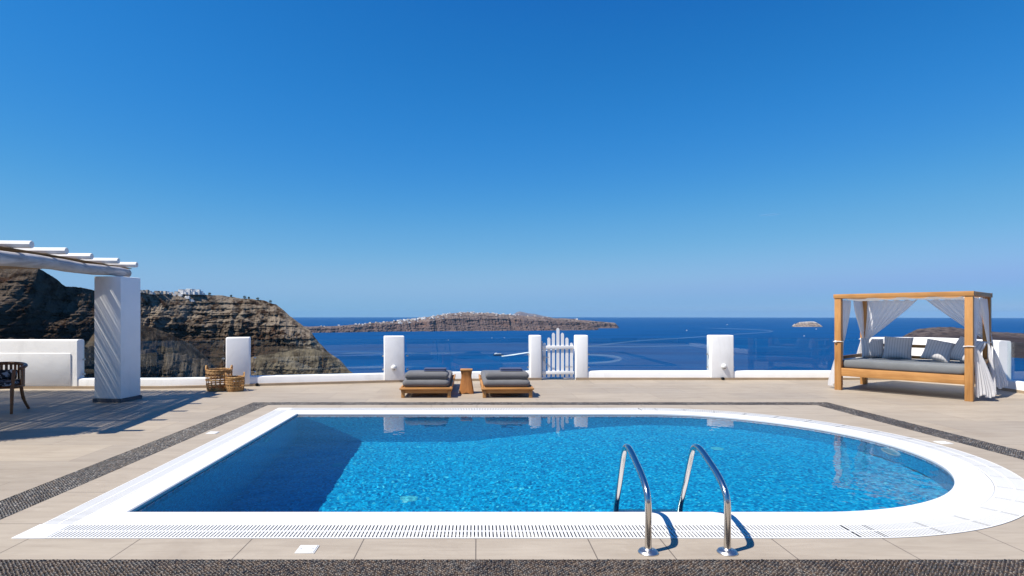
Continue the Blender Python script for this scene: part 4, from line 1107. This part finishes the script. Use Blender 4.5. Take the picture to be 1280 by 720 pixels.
# hillside falling away under the terrace
hm = rock_mat('hillside_scrub', (.05, .045, .03), (.10, .08, .055), (.16, .13, .09), (.24, .2, .15))
V = []; nxh, nyh = 60, 26
for j in range(nyh):
    for i in range(nxh):
        x = -60+i*2.6; t = j/(nyh-1); y = -20+t*380
        z = -3.0 if y < 14 else -3.0-(y-14)*.62
        if y > 14: z += 3*float(fbm(np.array([x*.05]), np.array([y*.05]), np.array([0.]))[0])
        z -= max(0, x-11.5)*.8+max(0, -x-14)*.8
        V.append((x, y if y > 16 or y < 0 else y, z))
npobj('hillside', np.array(V), gridq(nxh, nyh), hm, attrs={'rim': np.zeros(len(V))})['kind'] = 'structure'
V = []; box('terrace_retaining_wall', (-1.0, 4.75, -1.95), (24.2, 18.6, .2), mat_white)['kind'] = 'structure'
bm = bmesh.new()
for c, s_ in (((-1.0, 14.06, -1.6), (24.2, .1, 3.16)), ((11.0, 4.75, -1.6), (.1, 18.5, 3.16)), ((-13.1, 4.75, -1.6), (.1, 18.5, 3.16))): add_box(bm, c, s_)
bmobj('terrace_side_wall', bm, mat_white, None, False)['kind'] = 'structure'

# ------------------------------------------------------------------ villages
wh = [MT('white_house_wall', (.78, .76, .72), .8).m, MT('cream_house_wall', (.62, .54, .44), .8).m, MT('stone_house_wall', (.40, .33, .26), .9).m]
win_m = MT('dark_window', (.03, .035, .04), .3).m
def house_mesh(kind, m):
    bm = bmesh.new()
    if kind == 0: add_box(bm, (0, 0, .3), (1, .8, .6)); add_box(bm, (-.28, .1, .72), (.44, .6, .26)); add_box(bm, (0, -.38, .62), (.98, .03, .06))
    elif kind == 1:
        add_box(bm, (0, 0, .25), (1.2, .7, .5)); add_box(bm, (.38, 0, .62), (.4, .6, .26)); add_lathe(bm, [(.22, 0), (.2, .1), (.14, .18), (.04, .22)], 10, (-.25, 0, .5))
    else: add_box(bm, (0, 0, .35), (.8, .8, .7)); add_box(bm, (.55, 0, .2), (.4, .7, .4)); add_box(bm, (0, 0, .73), (.86, .86, .05))
    me = bpy.data.meshes.new('house'); bm.to_mesh(me); bm.free(); me.materials.append(m); return me
HM = {(k, j): house_mesh(k, wh[j]) for k in range(3) for j in range(3)}
def add_house(p, size, rz, k, j, label, group, cat='house'):
    o = bpy.data.objects.new('house', HM[(k, j)]); COL.objects.link(o); o.location = p; o.scale = (size,)*3; o.rotation_euler = (0, 0, rz)
    tag(o, label, cat, group); return o
rh = random.Random(5)
def on_land(Gd, i, j): return Vector((Gd[0][j, i], Gd[1][j, i], Gd[2][j, i]))
nu = isR.shape[0]
def col_of(Gd, j, px):  # index of the surface column seen at px
    xs = PX+Gd[0][j]/Gd[1][j]*F; return int(np.argmin(np.abs(xs-px)))
for n_ in range(170):
    g_ = rh.random()
    if g_ < .55: px = rh.gauss(515, 28); row = 8+int(abs(rh.gauss(0, 1))*24)
    elif g_ < .85: px = rh.gauss(595, 32); row = 8+int(abs(rh.gauss(0, 1))*11)
    else: px = rh.uniform(400, 725); row = 8+int(abs(rh.gauss(0, 1))*4)
    px = min(max(px, 395), 730); row = min(row, 60); i = col_of(isG, row, px); p = on_land(isG, i, row)
    s_ = rh.uniform(12, 27)
    where = 'on the left slope' if px < 470 else ('in the cluster left of the summit' if px < 555 else ('near the summit' if px < 640 else 'on the ridge right of the summit'))
    add_house(p+Vector((0, 0, -2)), s_, rh.uniform(-.5, .5), rh.randrange(3), 0 if rh.random() < .8 else 1, 'tiny white house on the distant island, '+where, 'white houses on the distant island '+where)
k = 0
spots = [(228, 0, 22), (233, 0, 24), (239, 0, 26), (245, 0, 24), (250, 0, 18), (226, 4, 12), (235, 8, 14), (241, 14, 12), (218, 3, 10), (212, 2, 9)]
for px, dr, s_ in spots:
    i = col_of(clG, 8, px); p = on_land(clG, i, 8+dr)
    add_house(p+Vector((0, 0, -2.0)), s_*.62, rh.uniform(-.3, .3), rh.randrange(3), 0, 'white house in the row on the cliff rim', 'white houses on the left cliff rim')
for px in (174, 178, 182, 187, 191, 196, 200, 205, 209, 214, 221):
    i = col_of(clG, 8, px); p = on_land(clG, i, 8)
    add_house(p+Vector((0, 0, -2.4)), rh.uniform(6, 11), rh.uniform(-.3, .3), rh.randrange(3), rh.choice((0, 1, 2, 1)), 'cream or stone village house on the cliff rim right of the column', 'village houses on the rim by the column')
leafm = MT('dark_shrub_leaves', (.035, .05, .02), .8).m
for px in (232, 236, 306, 311, 322, 289, 262, 180, 338):
    i = col_of(clG, 8, px); p = on_land(clG, i, 8); t = thing('shrub', 'small dark shrub standing on the cliff rim', 'shrub', p, 0, 'dark shrubs on the left cliff rim')
    bm = bmesh.new(); r0 = rh.uniform(2.2, 3.6)
    for q in range(170):
        d = Vector((rh.gauss(0, 1), rh.gauss(0, 1), rh.gauss(0, .8))).normalized()*r0*rh.uniform(.4, 1.1); c = d+Vector((0, 0, r0*.9)); e1 = Vector((rh.gauss(0, 1), rh.gauss(0, 1), rh.gauss(0, 1))).normalized()*.55; e2 = e1.orthogonal().normalized()*.5
        bm.faces.new([bm.verts.new(c+e1), bm.verts.new(c+e2), bm.verts.new(c-e1), bm.verts.new(c-e2)])
    bmobj('foliage', bm, leafm, t, False); tube('stem', [(0, 0, -1), (.2, 0, r0)], [.25, .1], wood_dark, t, 6)

# ------------------------------------------------------------------ boats and wakes
def hull(bm, L, Wd, H, sink=.0):
    secs = [(-.5, .42, .9), (-.3, .5, .95), (0, .5, .97), (.25, .38, 1.02), (.42, .16, 1.1), (.5, .01, 1.18)]
    rings = []
    for x, hw, h in secs:
        rings.append([bm.verts.new((x*L, y*Wd, z*H)) for y, z in ((-hw, h), (-hw*.85, .35), (-hw*.3, 0), (hw*.3, 0), (hw*.85, .35), (hw, h))])
    for A, B in zip(rings, rings[1:]):
        for k in range(5): bm.faces.new((A[k], B[k], B[k+1], A[k+1]))
        bm.faces.new((A[5], B[5], B[0], A[0]))
    bm.faces.new(rings[0]); bm.faces.new(rings[-1][::-1]); bmesh.ops.recalc_face_normals(bm, faces=bm.faces)
bp = G(623, 444.6, SEA); bh = math.pi+.22
fb = thing('ferry', 'white and dark motor ferry trailing a long wake beyond the loungers', 'ferry', (bp.x, bp.y, SEA), bh)
bm = bmesh.new(); hull(bm, 56, 14, 7); bmobj('hull', bm, MT('navy_hull', (.02, .03, .06), .4).m, fb)
box('superstructure', (3, 0, 9.3), (36, 11, 5), white_paint, fb, .8); box('wheelhouse', (13, 0, 13.2), (11, 8, 3), white_paint, fb, .5)
box('window_band', (3, 0, 9.7), (34, 11.2, 1.2), win_m, fb, .1, 1); tube('funnel', [(-7, 0, 11), (-8, 0, 16)], [1.8, 1.5], MT('dark_funnel', (.03, .04, .07), .5).m, fb, 10)
tube('mast', [(11, 0, 14), (11, 0, 20)], .3, white_paint, fb, 6)
for (px, py, L, lab) in ((1005.5, 420.3, 22, 'small white boat on the sea below the pale islet'), (909.5, 406.3, 45, 'tiny white ship far out beyond the right lamp post'), (858.5, 413.3, 30, 'tiny white boat left of the right lamp post, far out'), (1020.5, 411.6, 30, 'tiny white boat just right of the pale islet'),
                         (615, 422.6, 16, 'small white boat near the island shore, left of a pair'), (630.5, 422.6, 16, 'small white boat near the island shore, right of a pair')):
    q = G(px, py, SEA); t = thing('boat', lab, 'boat', (q.x, q.y, SEA), .3)
    bm = bmesh.new(); hull(bm, L, L*.3, L*.12); bmobj('hull', bm, white_paint, t); box('cabin', (-L*.05, 0, L*.2), (L*.45, L*.2, L*.16), white_paint, t, L*.02, 1)
    tube('mast', [(0, 0, L*.2), (0, 0, L*.6)], L*.015, white_paint, t, 6)
def foam(name, a):
    M = MT(name, (.75, .82, .86), .8); M.n.remove(M.b); d = M.n.new('ShaderNodeBsdfDiffuse'); d.inputs[0].default_value = (.42, .58, .66, 1) if a < .5 else (.8, .85, .87, 1)
    tr = M.n.new('ShaderNodeBsdfTransparent'); ms = M.n.new('ShaderNodeMixShader')
    at = M.n.new('ShaderNodeAttribute'); at.attribute_name = 'edge'
    f = M.math('MULTIPLY', M.math('MULTIPLY', at.outputs['Fac'], a), M.ramp(M.noise(.012, 5, .6), [(.3, (.45, .45, .45)), (.6, (1, 1, 1))]))
    M.l(f, ms.inputs[0]); M.l(tr.outputs[0], ms.inputs[1]); M.l(d.outputs[0], ms.inputs[2]); M.l(ms.outputs[0], M.out.inputs[0]); return M.m
foam_s, foam_f = foam('bright_foam', .95), foam('faint_foam', .11)
WZ = [0]
def wake(pts, wd, m, label):
    """pts px on the sea, wd half widths in px (vertical)"""
    P_ = smooth_path([Vector((x, y, w_)) for (x, y), w_ in zip(pts, wd)], 8); V = []; E_ = []; WZ[0] += 1; z = SEA+.5+.15*WZ[0]
    for k, p in enumerate(P_):
        d = (P_[min(k+1, len(P_)-1)]-P_[max(k-1, 0)]); d = Vector((d.x, d.y)).normalized(); nn = Vector((-d.y, d.x))
        tip = min(1, k/4, (len(P_)-1-k)/4)
        for s_, e in ((-1, 0), (-.45, 1), (.45, 1), (1, 0)):
            q = Vector((p.x, p.y))+nn*s_*max(.05, p.z); g = G(q.x, q.y, z); V.append((g.x, g.y, z)); E_.append(e*max(.0, tip) if m is foam_f else e)
    o = npobj('boat_wake', np.array(V), gridq(4, len(P_)), m, attrs={'edge': E_}); tag(o, label, None, None, 'stuff')
wake([(627, 445.2), (640, 443.6), (664, 440.0), (700, 436)], [.75, .85, .7, .3], foam_s, 'bright white wake behind the ferry')
wake([(700, 436), (736, 432.8), (800, 425.8), (853, 422.6), (906, 418.6), (948, 416), (966, 414), (950, 412.3), (915, 410.9), (879, 409.8)], [1.2, 1.1, .8, .7, .6, .55, .6, .5, .45, .3], foam_f, 'long faint curved wake on the open sea')
wake([(700, 444), (736, 443.6), (762, 444.6), (776, 448), (766, 452), (736, 454), (690, 455)], [1, 1.2, 1.4, 1.4, 1.5, 1.2, 1], foam_f, 'faint looping wake beyond the gate')
wake([(422, 442), (450, 441.2), (480, 441.5), (540, 441.3), (590, 440.6)], [.6, 1.2, 1.0, .9, .5], foam_f, 'faint straight wake left of the ferry')
wake([(415, 460), (470, 459), (540, 458.5)], [.5, 1.2, .6], foam_f, 'faint streak on the near sea behind the left post')
wake([(700, 433), (800, 433), (900, 431)], [.3, .8, .3], foam_f, 'faint level streak on the sea right of the gate')

# thin cloud wisp
q = P(962, 268.5, 16000); M = MT('wisp'); M.n.remove(M.b); d = M.n.new('ShaderNodeBsdfDiffuse'); d.inputs[0].default_value = (.8, .85, .95, 1); tr = M.n.new('ShaderNodeBsdfTransparent'); ms = M.n.new('ShaderNodeMixShader'); 
lw_ = M.n.new('ShaderNodeLayerWeight'); lw_.inputs[0].default_value = .5
f = M.math('MULTIPLY', M.math('POWER', M.math('SUBTRACT', 1.0, lw_.outputs['Facing']), 1.5), .16)
M.l(f, ms.inputs[0]); M.l(tr.outputs[0], ms.inputs[1]); M.l(d.outputs[0], ms.inputs[2]); M.l(ms.outputs[0], M.out.inputs[0])
bm = bmesh.new(); bmesh.ops.create_icosphere(bm, subdivisions=4, radius=1, matrix=Matrix.Translation(q) @ Matrix.Rotation(R_(-5), 4, 'Y') @ Matrix.Diagonal((300, 120, 26, 1)))
bmobj('cloud', bm, M.m)['kind'] = 'structure'

# ------------------------------------------------------------------ air
hz = MT('haze'); hz.n.remove(hz.b); pv = hz.n.new('ShaderNodeVolumePrincipled'); pv.inputs['Density'].default_value = .9e-5
pv.inputs['Color'].default_value = (.30, .60, .95, 1); pv.inputs['Anisotropy'].default_value = .0
hz.l(pv.outputs[0], hz.out.inputs['Volume']); HR = 63000
V = [(a*HR, b*HR, z) for z in (SEA-6, 330) for b in (-1, 1) for a in (-1, 1)]
o = pyobj('haze', V, [(0, 2, 3, 1), (4, 5, 7, 6), (0, 1, 5, 4), (2, 6, 7, 3), (0, 4, 6, 2), (1, 3, 7, 5)], hz.m, smooth=False); o['kind'] = 'stuff'
